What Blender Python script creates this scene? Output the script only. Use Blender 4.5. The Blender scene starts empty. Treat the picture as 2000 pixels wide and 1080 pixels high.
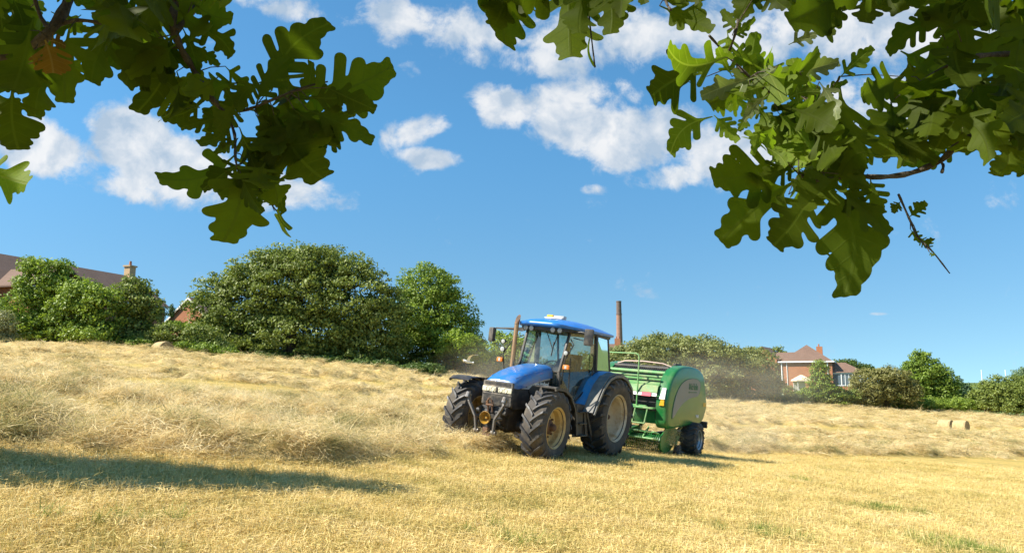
import bpy, bmesh, math, random
import numpy as np
from mathutils import Vector, Matrix, Euler
R = math.radians
random.seed(7)
rng = np.random.default_rng(11)
sc = bpy.context.scene
col = sc.collection

# ---------------------------------------------------------------- camera
FPX, EYE_Y = 1450.0, 745.0
PITCH = math.atan((EYE_Y - 540.0) / FPX)
cd = bpy.data.cameras.new('camera')
cam = bpy.data.objects.new('camera', cd); col.objects.link(cam)
cd.sensor_width = 36.0; cd.lens = 36.0 * FPX / 2000.0
cd.clip_start = 0.05; cd.clip_end = 9000
cam.location = (0, 0, 0); cam.rotation_euler = (R(90) + PITCH, 0, 0)
sc.camera = cam
sc.render.resolution_x = 1024; sc.render.resolution_y = 552

# ---------------------------------------------------------------- light
SUN_EL, SUN_AZ = 45.0, 15.0          # elevation; degrees the sun stands behind the left hand
sv = Vector((-math.cos(R(SUN_AZ)) * math.cos(R(SUN_EL)), -math.sin(R(SUN_AZ)) * math.cos(R(SUN_EL)), math.sin(R(SUN_EL))))
sl = bpy.data.lights.new('sun', 'SUN'); sl.energy = 5.0; sl.angle = R(0.53); sl.color = (1.0, 0.93, 0.80)
so = bpy.data.objects.new('sun', sl); col.objects.link(so)
so.rotation_euler = sv.to_track_quat('Z', 'Y').to_euler()
sc.view_settings.view_transform = 'Standard'; sc.view_settings.look = 'None'
sc.view_settings.exposure = 0.98; sc.view_settings.gamma = 1.0
sc.cycles.volume_step_rate = 1.0; sc.cycles.volume_bounces = 2
sc.cycles.transparent_max_bounces = 16

def pdir(px, py):
    """unit-depth direction (y = 1) through a point of the photograph"""
    xc = (px - 1000) / FPX; zc = (540 - py) / FPX
    d = Vector((xc, math.cos(PITCH) - zc * math.sin(PITCH), math.sin(PITCH) + zc * math.cos(PITCH)))
    return d / d.y
def at(px, py, D): return pdir(px, py) * D

# node helpers
class NT:
    def __init__(s, nt): s.nt = nt
    def n(s, t, **kw):
        nd = s.nt.nodes.new(t)
        for k, v in kw.items(): setattr(nd, k, v)
        return nd
    def l(s, a, b): s.nt.links.new(a, b)
    def setin(s, sock, v):
        if hasattr(v, 'is_linked') or isinstance(v, bpy.types.NodeSocket): s.l(v, sock)
        else: sock.default_value = v
    def math(s, op, a, b=None, c=None, clamp=False):
        nd = s.n('ShaderNodeMath', operation=op, use_clamp=clamp)
        for i, v in enumerate((a, b, c)):
            if v is not None: s.setin(nd.inputs[i], v)
        return nd.outputs[0]
    def vmath(s, op, a, b=None):
        nd = s.n('ShaderNodeVectorMath', operation=op)
        s.setin(nd.inputs[0], a)
        if b is not None: s.setin(nd.inputs[1], b)
        return nd
    def noise(s, vec, scale, detail=4, rough=0.55, dist=0.0, lac=2.0):
        nd = s.n('ShaderNodeTexNoise')
        if vec is not None: s.l(vec, nd.inputs['Vector'])
        nd.inputs['Scale'].default_value = scale; nd.inputs['Detail'].default_value = detail
        nd.inputs['Roughness'].default_value = rough; nd.inputs['Distortion'].default_value = dist
        nd.inputs['Lacunarity'].default_value = lac
        return nd.outputs['Fac']
    def mr(s, v, a, b, c=0.0, d=1.0, smooth=True):
        nd = s.n('ShaderNodeMapRange', interpolation_type='SMOOTHSTEP' if smooth else 'LINEAR')
        s.setin(nd.inputs['Value'], v)
        for k, x in (('From Min', a), ('From Max', b), ('To Min', c), ('To Max', d)): nd.inputs[k].default_value = x
        return nd.outputs['Result']
    def mix(s, f, a, b, mode='MIX'):
        nd = s.n('ShaderNodeMix', data_type='RGBA', blend_type=mode)
        s.setin(nd.inputs[0], f)
        for i, v in ((6, a), (7, b)):
            if isinstance(v, tuple): nd.inputs[i].default_value = (*v[:3], 1)
            else: s.l(v, nd.inputs[i])
        return nd.outputs[2]
    def ramp(s, f, stops):
        nd = s.n('ShaderNodeValToRGB'); s.l(f, nd.inputs[0])
        e = nd.color_ramp.elements
        while len(e) < len(stops): e.new(0.5)
        for i, (p, c) in enumerate(stops): e[i].position = p; e[i].color = (*c, 1)
        return nd.outputs[0]

# ---------------------------------------------------------------- sky with clouds
w = bpy.data.worlds.new('World'); sc.world = w; w.use_nodes = True
w.node_tree.nodes.clear(); N = NT(w.node_tree)
sky = N.n('ShaderNodeTexSky', sky_type='NISHITA'); sky.sun_disc = False
sky.sun_elevation = R(SUN_EL); sky.sun_rotation = math.atan2(sv.x, sv.y)
sky.altitude = 60; sky.air_density = 1.0; sky.dust_density = 0.3; sky.ozone_density = 1.2
tc = N.n('ShaderNodeTexCoord'); gen = tc.outputs['Generated']
skv = N.vmath('NORMALIZE', N.vmath('ADD', gen, (0, 0, 0.13)).outputs[0]).outputs[0]; N.l(skv, sky.inputs['Vector'])
sep = N.n('ShaderNodeSeparateXYZ'); N.l(gen, sep.inputs[0])
yy = N.math('MAXIMUM', N.math('ABSOLUTE', sep.outputs[1]), 0.08)
cmb = N.n('ShaderNodeCombineXYZ'); N.l(N.math('DIVIDE', sep.outputs[0], yy), cmb.inputs[0]); N.l(N.math('DIVIDE', sep.outputs[2], yy), cmb.inputs[1])
uv = cmb.outputs[0]
CL = [(95,298,130,64,10,1.2),(255,272,120,78,30,1.4),(345,335,150,85,12,1.35),(300,365,150,45,5,1.0),(520,368,200,52,8,.95),(560,12,170,36,12,.62),(770,38,90,60,60,.85),
      (900,60,230,60,12,.85),(1010,118,190,44,10,.8),(1200,70,230,80,0,.95),(1450,60,280,80,0,1.0),(1750,60,320,110,0,1.05),(980,210,75,58,25,1.15),
      (815,252,100,40,-18,.95),(835,308,85,28,5,.9),(805,140,55,25,25,.6),(1110,232,130,85,20,1.15),(1215,275,150,82,15,1.2),(1290,262,90,60,-40,1.0),(1170,190,90,50,30,.8),
      (1310,345,115,38,-8,1.0),(1440,300,190,70,-10,.95),(1760,210,190,90,0,.9),(1160,370,40,14,0,.6),(1714,613,26,5,0,.62),(1225,180,50,28,40,.6),(40,255,90,40,0,.7)]
dens = None
for (px, py, rx, ry, ang, wt) in CL:
    c = pdir(px, py)
    mp = N.n('ShaderNodeMapping', vector_type='TEXTURE')
    N.l(uv, mp.inputs[0])
    mp.inputs['Location'].default_value = (c.x, c.z, 0); mp.inputs['Rotation'].default_value = (0, 0, R(-ang))
    mp.inputs['Scale'].default_value = (rx / FPX, ry / FPX, 1)
    ln = N.vmath('LENGTH', mp.outputs[0]).outputs['Value']
    v = N.mr(ln, 0.25, 1.38, wt, 0.0)
    dens = v if dens is None else N.math('SMOOTH_MAX', dens, v, 0.12)
wob = N.n('ShaderNodeTexNoise'); N.l(uv, wob.inputs['Vector']); wob.inputs['Scale'].default_value = 7; wob.inputs['Detail'].default_value = 3
wv = N.vmath('SCALE', N.vmath('SUBTRACT', wob.outputs['Color'], (0.5, 0.5, 0.5)).outputs[0]); wv.inputs['Scale'].default_value = 0.06
uvw = N.vmath('ADD', uv, wv.outputs[0]).outputs[0]
def cn(vec): return N.noise(vec, 12.5, 10, 0.64)
n1 = cn(uvw)
off = N.vmath('ADD', uvw, (-0.018, 0.022, 0)).outputs[0]
n2 = N.noise(off, 11.0, 5, 0.55)
n1s = N.noise(uvw, 11.0, 5, 0.55)
n3 = N.noise(uvw, 38.0, 6, 0.65)
dn = N.math('ADD', N.math('ADD', dens, N.math('MULTIPLY', N.math('SUBTRACT', n1, 0.5), 2.5)), N.math('MULTIPLY', N.math('SUBTRACT', n3, 0.5), 0.5))
front = N.mr(sep.outputs[1], 0.02, 0.15)
alpha = N.math('MULTIPLY', N.mr(dn, 0.34, 0.95), front)
core = N.mr(dn, 0.55, 1.45)
emb = N.math('MULTIPLY_ADD', N.math('SUBTRACT', n1s, n2), 4.6, 0.60, clamp=True)
shade = N.math('MULTIPLY', emb, N.math('MULTIPLY_ADD', core, 0.35, 0.65))
ccol = N.mix(shade, (0.44, 0.55, 0.68), (0.90, 0.90, 0.90))
hs = N.n('ShaderNodeHueSaturation'); N.l(sky.outputs[0], hs.inputs['Color']); hs.inputs['Saturation'].default_value = 1.18; hs.inputs['Value'].default_value = 1.0
SKY_S = 0.114
cs = N.vmath('SCALE', ccol); cs.inputs['Scale'].default_value = 1.0 / SKY_S * 0.54
tint = N.mix(N.mr(sep.outputs[2], 0.02, 0.36), (0.66, 0.76, 0.71), (0.66, 0.96, 0.94))
skt = N.mix(1.0, hs.outputs[0], tint, 'MULTIPLY')
fin = N.mix(N.math('MULTIPLY', alpha, 0.93), skt, cs.outputs[0])
bg = N.n('ShaderNodeBackground'); N.l(fin, bg.inputs[0]); bg.inputs[1].default_value = SKY_S
wo = N.n('ShaderNodeOutputWorld'); N.l(bg.outputs[0], wo.inputs[0])

# ---------------------------------------------------------------- helpers
def link_mat(me, m):
    for x in (m if isinstance(m, (list, tuple)) else [m]): me.materials.append(x)
def mesh_np(name, V, F, m, parent=None, smooth=False, attrs=None, uvs=None):
    """V (n,3), F list of arrays (k,3) / (k,4)"""
    me = bpy.data.meshes.new(name)
    V = np.asarray(V, np.float32)
    if not isinstance(F, list): F = [F]
    me.vertices.add(len(V)); me.vertices.foreach_set('co', V.ravel())
    nl = sum(f.size for f in F); npol = sum(len(f) for f in F)
    me.loops.add(nl); me.polygons.add(npol)
    me.loops.foreach_set('vertex_index', np.concatenate([f.ravel() for f in F]).astype(np.int32))
    tot = np.concatenate([np.full(len(f), f.shape[1], np.int32) for f in F])
    me.polygons.foreach_set('loop_start', np.concatenate([[0], np.cumsum(tot)[:-1]]).astype(np.int32))
    me.polygons.foreach_set('loop_total', tot)
    if smooth: me.polygons.foreach_set('use_smooth', np.ones(npol, bool))
    me.update(calc_edges=True)
    for k, (dom, arr) in (attrs or {}).items():
        a = me.attributes.new(k, 'FLOAT', dom); a.data.foreach_set('value', np.asarray(arr, np.float32))
    link_mat(me, m)
    o = bpy.data.objects.new(name, me); col.objects.link(o)
    if parent: o.parent = parent
    return o
def tag(o, label, cat, group=None, kind=None):
    if label: o['label'] = label
    if cat: o['category'] = cat
    if group: o['group'] = group
    if kind: o['kind'] = kind
    return o
def thing(name, label, cat, loc=(0, 0, 0), rot=(0, 0, 0), group=None):
    o = bpy.data.objects.new(name, None); col.objects.link(o); o.location = loc; o.rotation_euler = rot
    o.empty_display_size = 0.2
    return tag(o, label, cat, group)
def structure(o, label=None, cat=None):
    o['kind'] = 'structure'
    if label: o['label'] = label
    if cat: o['category'] = cat
    return o

class MB:
    def __init__(s): s.v = []; s.f = []; s.mi = []; s.cur = 0
    def add(s, vs, fs):
        b = len(s.v); s.v += [tuple(v) for v in vs]; s.f += [tuple(b + i for i in f) for f in fs]; s.mi += [s.cur] * len(fs)
    def box(s, c, d, rot=None, bev=0.0):
        x, y, z = d[0] / 2, d[1] / 2, d[2] / 2
        M = (Euler(rot).to_matrix() if rot else Matrix.Identity(3)); c = Vector(c)
        if bev <= 0:
            vs = [Vector((i, j, k)) for k in (-z, z) for j in (-y, y) for i in (-x, x)]
            fs = [(0, 2, 3, 1), (4, 5, 7, 6), (0, 1, 5, 4), (2, 6, 7, 3), (0, 4, 6, 2), (1, 3, 7, 5)]
        else:
            bm = bmesh.new(); bmesh.ops.create_cube(bm, size=1)
            for v in bm.verts: v.co = Vector((v.co.x * d[0], v.co.y * d[1], v.co.z * d[2]))
            bmesh.ops.bevel(bm, geom=bm.edges[:], offset=min(bev, min(d) * .45), segments=2, affect='EDGES', profile=.6)
            bm.verts.index_update(); vs = [v.co.copy() for v in bm.verts]; fs = [[v.index for v in f.verts] for f in bm.faces]; bm.free()
        s.add([M @ v + c for v in vs], fs)
    def bar(s, a, b, w=.05, h=None, up=(0, 0, 1), bev=0):
        a, b = Vector(a), Vector(b); h = h or w; d = b - a; L = d.length; X = d.normalized(); u = Vector(up)
        if abs(X.dot(u)) > .98: u = Vector((1, 0, 0))
        Y = u.cross(X).normalized(); Z = X.cross(Y)
        M = Matrix((X, Y, Z)).transposed(); c = (a + b) / 2
        t = MB(); t.box((0, 0, 0), (L, w, h), bev=bev)
        s.add([M @ Vector(v) + c for v in t.v], t.f)
    def tube(s, pts, r, n=8, caps=True):
        pts = [Vector(p) for p in pts]; rs = r if isinstance(r, (list, tuple)) else [r] * len(pts)
        rings = []; T = (pts[1] - pts[0]).normalized(); u = Vector((0, 0, 1)) if abs(T.z) < .9 else Vector((1, 0, 0))
        Nn = (u - T * u.dot(T)).normalized()
        for i, p in enumerate(pts):
            if i == 0: T = pts[1] - pts[0]
            elif i == len(pts) - 1: T = pts[-1] - pts[-2]
            else: T = (pts[i + 1] - pts[i]).normalized() + (pts[i] - pts[i - 1]).normalized()
            T.normalize(); Nn = (Nn - T * Nn.dot(T)).normalized(); B = T.cross(Nn)
            rings.append([p + (Nn * math.cos(a) + B * math.sin(a)) * rs[i] for a in [2 * math.pi * k / n for k in range(n)]])
        s.loft(rings, True, caps)
    def loft(s, rings, closed=True, caps=True):
        n = len(rings[0]); vs = [v for r in rings for v in r]; fs = []
        for i in range(len(rings) - 1):
            for k in range(n if closed else n - 1):
                k2 = (k + 1) % n
                fs.append((i * n + k, i * n + k2, (i + 1) * n + k2, (i + 1) * n + k))
        if caps and closed:
            fs.append(tuple(reversed(range(n)))); fs.append(tuple((len(rings) - 1) * n + k for k in range(n)))
        s.add(vs, fs)
    def lathe(s, prof, n=32, axis='y', c=(0, 0, 0), closed=False):
        """profile [(r, a)]: radius and position along the axis"""
        rings = []
        for k in range(n):
            a = 2 * math.pi * k / n; ca, sa = math.cos(a), math.sin(a)
            if axis == 'y': rings.append([(c[0] + r * ca, c[1] + h, c[2] + r * sa) for r, h in prof])
            elif axis == 'z': rings.append([(c[0] + r * ca, c[1] + r * sa, c[2] + h) for r, h in prof])
            else: rings.append([(c[0] + h, c[1] + r * ca, c[2] + r * sa) for r, h in prof])
        m = len(prof); vs = [v for r in rings for v in r]; fs = []
        for k in range(n):
            k2 = (k + 1) % n
            for j in range(m if closed else m - 1):
                j2 = (j + 1) % m
                fs.append((k * m + j, k * m + j2, k2 * m + j2, k2 * m + j))
        s.add(vs, fs)
    def cyl(s, a, b, r, n=20):
        s.tube([a, b], r, n)
    def prism(s, poly, t0, t1, plane='xz'):
        n = len(poly)
        def P(p, t):
            return {'xz': (p[0], t, p[1]), 'xy': (p[0], p[1], t), 'yz': (t, p[0], p[1])}[plane]
        vs = [P(p, t0) for p in poly] + [P(p, t1) for p in poly]
        fs = [tuple(range(n)), tuple(reversed(range(n, 2 * n)))] + [(i, n + i, n + (i + 1) % n, (i + 1) % n) for i in range(n)]
        s.add(vs, fs)
    def strip(s, path, w0, w1, th, plane='xz'):
        """a curved band: path in x,z; from y=w0 to y=w1; thickness th"""
        out = []; P = [Vector((a, b)) for a, b in path]
        for i, p in enumerate(P):
            t = (P[min(i + 1, len(P) - 1)] - P[max(i - 1, 0)]).normalized(); nn = Vector((-t.y, t.x))
            q = p + nn * th
            out.append([(p.x, w0, p.y), (p.x, w1, p.y), (q.x, w1, q.y), (q.x, w0, q.y)])
        s.loft(out)
    def build(s, name, m, parent=None, smooth=True, ang=38, bevel=0):
        me = bpy.data.meshes.new(name); me.from_pydata([tuple(v) for v in s.v], [], s.f)
        bm = bmesh.new(); bm.from_mesh(me); bmesh.ops.recalc_face_normals(bm, faces=bm.faces[:]); bm.to_mesh(me); bm.free()
        link_mat(me, m)
        if any(s.mi): me.polygons.foreach_set('material_index', s.mi)
        if smooth:
            me.polygons.foreach_set('use_smooth', [True] * len(me.polygons)); me.set_sharp_from_angle(angle=R(ang))
        o = bpy.data.objects.new(name, me); col.objects.link(o)
        if parent: o.parent = parent
        if bevel:
            b = o.modifiers.new('bevel', 'BEVEL'); b.width = bevel; b.segments = 2; b.limit_method = 'ANGLE'; b.angle_limit = R(40)
        return o
def text_mesh(name, txt, size, m, parent, M, ext=0.004):
    cu = bpy.data.curves.new(name, 'FONT'); cu.body = txt; cu.size = size; cu.extrude = ext; cu.align_x = 'CENTER'; cu.align_y = 'CENTER'; cu.offset = size * 0.025
    t = bpy.data.objects.new(name + '_src', cu); col.objects.link(t)
    dg = bpy.context.evaluated_depsgraph_get(); me = bpy.data.meshes.new_from_object(t.evaluated_get(dg))
    bpy.data.objects.remove(t); me.name = name; me.materials.clear(); me.materials.append(m); me.transform(M)
    o = bpy.data.objects.new(name, me); col.objects.link(o); o.parent = parent
    return o

# numpy noise
def _h(ix, iy, s):
    n = (ix.astype(np.int64) * 374761393 + iy.astype(np.int64) * 668265263 + s * 1442695) & 0xffffffff
    n = ((n ^ (n >> 13)) * 1274126177) & 0xffffffff
    return ((n ^ (n >> 16)) & 0xffff) / 65535.0
def vn(x, y, s=0):
    x = np.asarray(x, float); y = np.asarray(y, float)
    ix = np.floor(x); iy = np.floor(y); fx = x - ix; fy = y - iy
    fx = fx * fx * (3 - 2 * fx); fy = fy * fy * (3 - 2 * fy)
    a = _h(ix, iy, s); b = _h(ix + 1, iy, s); c = _h(ix, iy + 1, s); d = _h(ix + 1, iy + 1, s)
    return (a * (1 - fx) + b * fx) * (1 - fy) + (c * (1 - fx) + d * fx) * fy - 0.5
def fbm(x, y, s=0, o=4, g=.5):
    t = 0; a = 1
    for i in range(o): t = t + a * vn(x * 2 ** i + 17 * i, y * 2 ** i - 9 * i, s + i); a *= g
    return t
def ss(x, a, b):
    t = np.clip((x - a) / (b - a), 0, 1); return t * t * (3 - 2 * t)

# materials
def mat(name, c, rough=.6, metal=0., c2=None, scale=3., bump=0., bscale=30., spec=None, dirt=None, dscale=4, damt=.5, coat=0, trans=0):
    m = bpy.data.materials.new(name); m.use_nodes = True; nt = m.node_tree; n = NT(nt)
    b = nt.nodes['Principled BSDF']; tco = n.n('ShaderNodeTexCoord').outputs['Object']
    b.inputs['Roughness'].default_value = rough; b.inputs['Metallic'].default_value = metal
    if spec is not None: b.inputs['Specular IOR Level'].default_value = spec
    if coat: b.inputs['Coat Weight'].default_value = coat; b.inputs['Coat Roughness'].default_value = .12
    cc = None
    if c2: cc = n.mix(n.mr(n.noise(tco, scale, 5, .6), .35, .65), c, c2)
    if dirt:
        f = n.math('MULTIPLY', n.mr(n.noise(tco, dscale, 7, .7), .42, .68), damt)
        cc = n.mix(f, cc if cc is not None else c, dirt)
        rr = n.math('MULTIPLY_ADD', f, .5, rough, clamp=True); n.l(rr, b.inputs['Roughness'])
    if cc is not None: n.l(cc, b.inputs['Base Color'])
    else: b.inputs['Base Color'].default_value = (*c, 1)
    if trans: b.inputs['Transmission Weight'].default_value = trans
    if bump:
        bn = n.n('ShaderNodeBump'); bn.inputs['Strength'].default_value = bump; bn.inputs['Distance'].default_value = .02
        n.l(n.noise(tco, bscale, 4, .6), bn.inputs['Height']); n.l(bn.outputs[0], b.inputs['Normal'])
    return m
# ---------------------------------------------------------------- terrain: a hillside rising to the left
def plane_z(X, D): return -1.49 - .11 * X
ctl = []
for X in (-14, -9, -4, 1, 6):
    for D in (-6, 4, 9, 14, 19): ctl.append((X, D, plane_z(X, D)))
for X, D in ((1.33, 18.54), (2.9, 15.6), (-.2, 16.6)): ctl.append((X, D, plane_z(X, D) + (.0 if X > 0 else .0)))
ctl += [(4.42, 23.6, -2.15), (5.7, 23.0, -2.27), (3.2, 22.2, -2.0)]
for px, py, D in [(0,765,25),(0,715,38),(0,674,58),(200,681,58),(450,696,62),(450,745,36),(450,795,24),(700,716,66),(700,770,40),(900,736,72),(880,790,38),(880,828,25),
                  (1000,748,78),(1200,768,95),(1400,778,108),(1550,789,116),(1800,803,122),(2000,816,124),(1400,888,27),(1700,888,31.5),(2000,893,37),(1400,850,37),(1400,822,52),
                  (1860,845,76),(1860,854,60),(2000,848,72),(1600,825,58),(2300,900,40),(2300,830,125),(-400,700,30),(-400,640,60)]:
    p = at(px, py, D); ctl.append((p.x, p.y, p.z))
ctl += [(-60, 90, 5.0), (-20, 100, 1.6), (25, 160, -3.), (80, 170, -5.5), (-30, -25, 1.5), (0, -25, -1.5), (30, -20, -4.5), (22, 8, -3.9), (-30, 10, 1.7), (35, 12, -4.6), (-70, 30, 5.0)]
ctl = np.array(ctl)
def _U(r2): return np.where(r2 > 0, r2 * np.log(r2 + 1e-12), 0)
_n = len(ctl); _K = _U(((ctl[:, None, :2] - ctl[None, :, :2]) ** 2).sum(-1)) + np.eye(_n) * 4.0
_P = np.c_[np.ones(_n), ctl[:, :2]]
_A = np.block([[_K, _P], [_P.T, np.zeros((3, 3))]]); _W = np.linalg.solve(_A, np.r_[ctl[:, 2], 0, 0, 0])
def terrain(X, D):
    X = np.asarray(X, float); D = np.asarray(D, float); sh = X.shape; x = X.ravel(); d = D.ravel(); out = np.empty(len(x))
    for i in range(0, len(x), 20000):
        xx = np.clip(x[i:i + 20000], -95, 130); dd = np.clip(d[i:i + 20000], -40, 175)
        r2 = (xx[:, None] - ctl[None, :, 0]) ** 2 + (dd[:, None] - ctl[None, :, 1]) ** 2
        out[i:i + 20000] = _U(r2) @ _W[:_n] + _W[_n] + _W[_n + 1] * xx + _W[_n + 2] * dd
    f = ss(np.hypot(x, d - 40), 130, 330)
    return ((out * (1 - f)) + f * (-9.0)).reshape(sh)
def rowc(X, D): return D - .5 * X
FRONT_X = np.array([-16, -9, -5.9, -3.2, -1.3, -.3, .6]); FRONT_D = np.array([3.0, 7.0, 8.9, 10.5, 13.6, 15.2, 17.0])
ROWS = [16.9, 21.2, 25.1, 29.3, 33.4, 44.0, 48.4, 58.0, 62.6, 67.2, 72, 77, 82, 87, 92, 97, 102]
def hay_h(X, D):
    """height of the cut hay lying on the stubble"""
    X = np.asarray(X, float); D = np.asarray(D, float)
    wx = X + 1.1 * fbm(X * .35, D * .35, 3, 2); wd = D + .9 * fbm(X * .3 + 9, D * .3, 5, 2)
    # first swath, running up to the tractor
    fd = np.interp(wx, FRONT_X, FRONT_D); q = (wd - fd)
    h = .27 * ss(q, -.1, .9) * (1 - ss(q, 1.9, 3.0)) * (1 - ss(wx, -.2, .5))
    r = rowc(wx, wd)
    left = 1 - ss(X - .42 * (D - 19), .4, 1.6)      # what has been baled already lies right of the tractor's line
    for i, c in enumerate(ROWS):
        half = 1.25 if c < 40 else 1.7
        prof = (1 - ss(np.abs(r - c), half * .45, half * 1.15))
        if c < 23: prof = prof * left * ss(D - np.interp(X, FRONT_X, FRONT_D), 1.2, 3.0)
        h = np.maximum(h, (.27 + .07 * ss(D, 20, 45)) * prof)
    lump = .66 + 1.5 * np.clip(fbm(X * .6, D * 1.1, 21, 3) + .15, -.42, .9) + (1.2 + .7 * ss(D, 18, 40)) * fbm(X * 1.5, D * 1.5, 31, 3)
    edge = ss(np.hypot(X * .9, D), 0, 1)
    lim = 1 - ss(D - hedge_D(X), -2.0, .5)
    return np.clip(h * lump, 0, .62) * lim
HX = []; HD = []
for px, D in ((-700, 50), (0, 58), (300, 59.5), (450, 62), (700, 66), (900, 72), (1000, 78), (1200, 95), (1400, 108), (1550, 116), (1800, 122), (2000, 124), (2600, 128)):
    HX.append((px - 1000) / FPX * D); HD.append(D)
def hedge_D(X): return np.interp(X, HX, HD)

def axis(lo, hi, dense_lo, dense_hi, step, grow):
    a = list(np.arange(dense_lo, dense_hi, step)); s = step; x = a[-1]
    while x < hi: s *= grow; x += s; a.append(x)
    s = step; x = dense_lo; b = []
    while x > lo: s *= grow; x -= s; b.append(x)
    return np.array(b[::-1] + a)
ax = axis(-4000, 4000, -11, 13, .12, 1.022); ay = axis(-300, 6000, 4.5, 27, .12, 1.02)
GX, GY = np.meshgrid(ax, ay)
HH = hay_h(GX, GY)
fine = 1 - ss(np.hypot(GX, GY), 60, 200)
GZ = terrain(GX, GY) + HH * .80 + (.05 * fbm(GX * .5, GY * .5, 2, 3) + .015 * fbm(GX * 3, GY * 3, 6, 2)) * fine
ny, nx = GX.shape; idx = np.arange(nx * ny).reshape(ny, nx)
FQ = np.stack([idx[:-1, :-1], idx[:-1, 1:], idx[1:, 1:], idx[1:, :-1]], -1).reshape(-1, 4)

def ground_mat():
    m = bpy.data.materials.new('stubble_ground'); m.use_nodes = True; n = NT(m.node_tree); b = m.node_tree.nodes['Principled BSDF']
    g = n.n('ShaderNodeNewGeometry').outputs['Position']
    mpn = n.n('ShaderNodeMapping'); n.l(g, mpn.inputs[0]); mpn.inputs['Scale'].default_value = (1, 1, .3); g = mpn.outputs[0]
    big = n.noise(g, .35, 4, .6); mid = n.noise(g, 2.6, 6, .7); fin_ = n.noise(g, 34, 6, .75)
    st = n.n('ShaderNodeMapping'); n.l(g, st.inputs[0]); st.inputs['Scale'].default_value = (22, 95, 30); st.inputs['Rotation'].default_value = (0, 0, R(25))
    streak = n.noise(st.outputs[0], 1.0, 4, .7)
    base = n.ramp(n.math('ADD', n.math('MULTIPLY', fin_, .55), n.math('MULTIPLY', streak, .45)), [(.30, (.26, .16, .045)), (.47, (.56, .39, .11)), (.62, (.78, .57, .20)), (.78, (.88, .72, .34))])
    green = n.mix(n.math('MULTIPLY', n.mr(mid, .46, .68), .55), base, (.30, .30, .07))
    warm = n.mix(n.math('MULTIPLY', n.mr(big, .42, .62), .35), green, (.52, .36, .12))
    bm_ = n.n('ShaderNodeMapping'); n.l(g, bm_.inputs[0]); bm_.inputs['Rotation'].default_value = (0, 0, R(-20)); bm_.inputs['Scale'].default_value = (.22, 1.15, .3)
    warm = n.mix(n.math('MULTIPLY', n.mr(n.noise(bm_.outputs[0], 1.0, 4, .6), .56, .36), .55), warm, (.30, .24, .08))
    at_ = n.n('ShaderNodeAttribute', attribute_name='hay'); 
    hayc = n.ramp(n.math('ADD', n.math('MULTIPLY', n.noise(g, 7, 6, .75), .6), n.math('MULTIPLY', fin_, .4)), [(.32, (.20, .15, .055)), (.46, (.46, .34, .14)), (.58, (.70, .53, .25)), (.72, (.82, .67, .38))])
    gr = n.n('ShaderNodeAttribute', attribute_name='grass')
    c = n.mix(at_.outputs['Fac'], warm, hayc)
    c = n.mix(gr.outputs['Fac'], c, (.10, .14, .035))
    n.l(c, b.inputs['Base Color']); b.inputs['Roughness'].default_value = .9; b.inputs['Specular IOR Level'].default_value = .15
    bn = n.n('ShaderNodeBump'); bn.inputs['Strength'].default_value = .8; bn.inputs['Distance'].default_value = .06
    n.l(n.math('ADD', fin_, n.math('MULTIPLY', n.noise(g, 6, 5, .7), 1.5)), bn.inputs['Height']); n.l(bn.outputs[0], b.inputs['Normal'])
    return m
beyond = ss(GY - hedge_D(GX), 0, 4)
ground = mesh_np('ground', np.c_[GX.ravel(), GY.ravel(), GZ.ravel()], FQ, ground_mat(), smooth=True,
                 attrs={'hay': ('POINT', ss(HH, .03, .14).ravel()), 'grass': ('POINT', beyond.ravel())})
structure(ground, 'mown hay field sloping down to the right with rows of cut hay', 'field')

# ---------------------------------------------------------------- tufts of hay and stubble
lib = bpy.data.collections.new('tuft_library')
def straw_mat(name, stops, pscale, tr=.25):
    m = bpy.data.materials.new(name); m.use_nodes = True; n = NT(m.node_tree); nt = m.node_tree
    b = nt.nodes['Principled BSDF']; out = nt.nodes['Material Output']
    rnd = n.n('ShaderNodeObjectInfo').outputs['Random']; g = n.n('ShaderNodeNewGeometry').outputs['Position']
    tone = n.n('ShaderNodeAttribute', attribute_name='tone').outputs['Fac']
    bm_ = n.n('ShaderNodeMapping'); n.l(g, bm_.inputs[0]); bm_.inputs['Rotation'].default_value = (0, 0, R(-20)); bm_.inputs['Scale'].default_value = (.22, 1.15, .3)
    band = n.noise(bm_.outputs[0], 1.0, 4, .6)
    f = n.math('ADD', n.math('ADD', n.math('MULTIPLY', n.noise(g, pscale, 5, .7), 1.0 if pscale > 1 else 1.45), n.math('MULTIPLY', band, .75)), n.math('ADD', n.math('MULTIPLY', rnd, .18), n.math('MULTIPLY', tone, .42)))
    c = n.ramp(n.math('SUBTRACT', f, .72 if pscale > 1 else .92), stops)
    n.l(c, b.inputs['Base Color']); b.inputs['Roughness'].default_value = .55; b.inputs['Specular IOR Level'].default_value = .3
    t = n.n('ShaderNodeBsdfTranslucent'); n.l(c, t.inputs[0]); mx = n.n('ShaderNodeMixShader'); mx.inputs[0].default_value = tr
    n.l(b.outputs[0], mx.inputs[1]); n.l(t.outputs[0], mx.inputs[2]); n.l(mx.outputs[0], out.inputs[0])
    return m
hay_m = straw_mat('hay_straw', [(.02, (.19, .195, .065)), (.24, (.38, .345, .135)), (.44, (.68, .54, .26)), (.62, (.86, .70, .39)), (.88, (.94, .85, .58))], .85, .45)
stub_m = straw_mat('stubble_straw', [(.02, (.22, .21, .05)), (.20, (.40, .34, .09)), (.38, (.66, .50, .17)), (.60, (.80, .62, .26)), (.88, (.88, .76, .44))], 1.3)
green_m = straw_mat('grass_blade', [(.1, (.10, .16, .025)), (.5, (.22, .30, .05)), (.9, (.45, .45, .12))], 2, .35)
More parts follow.
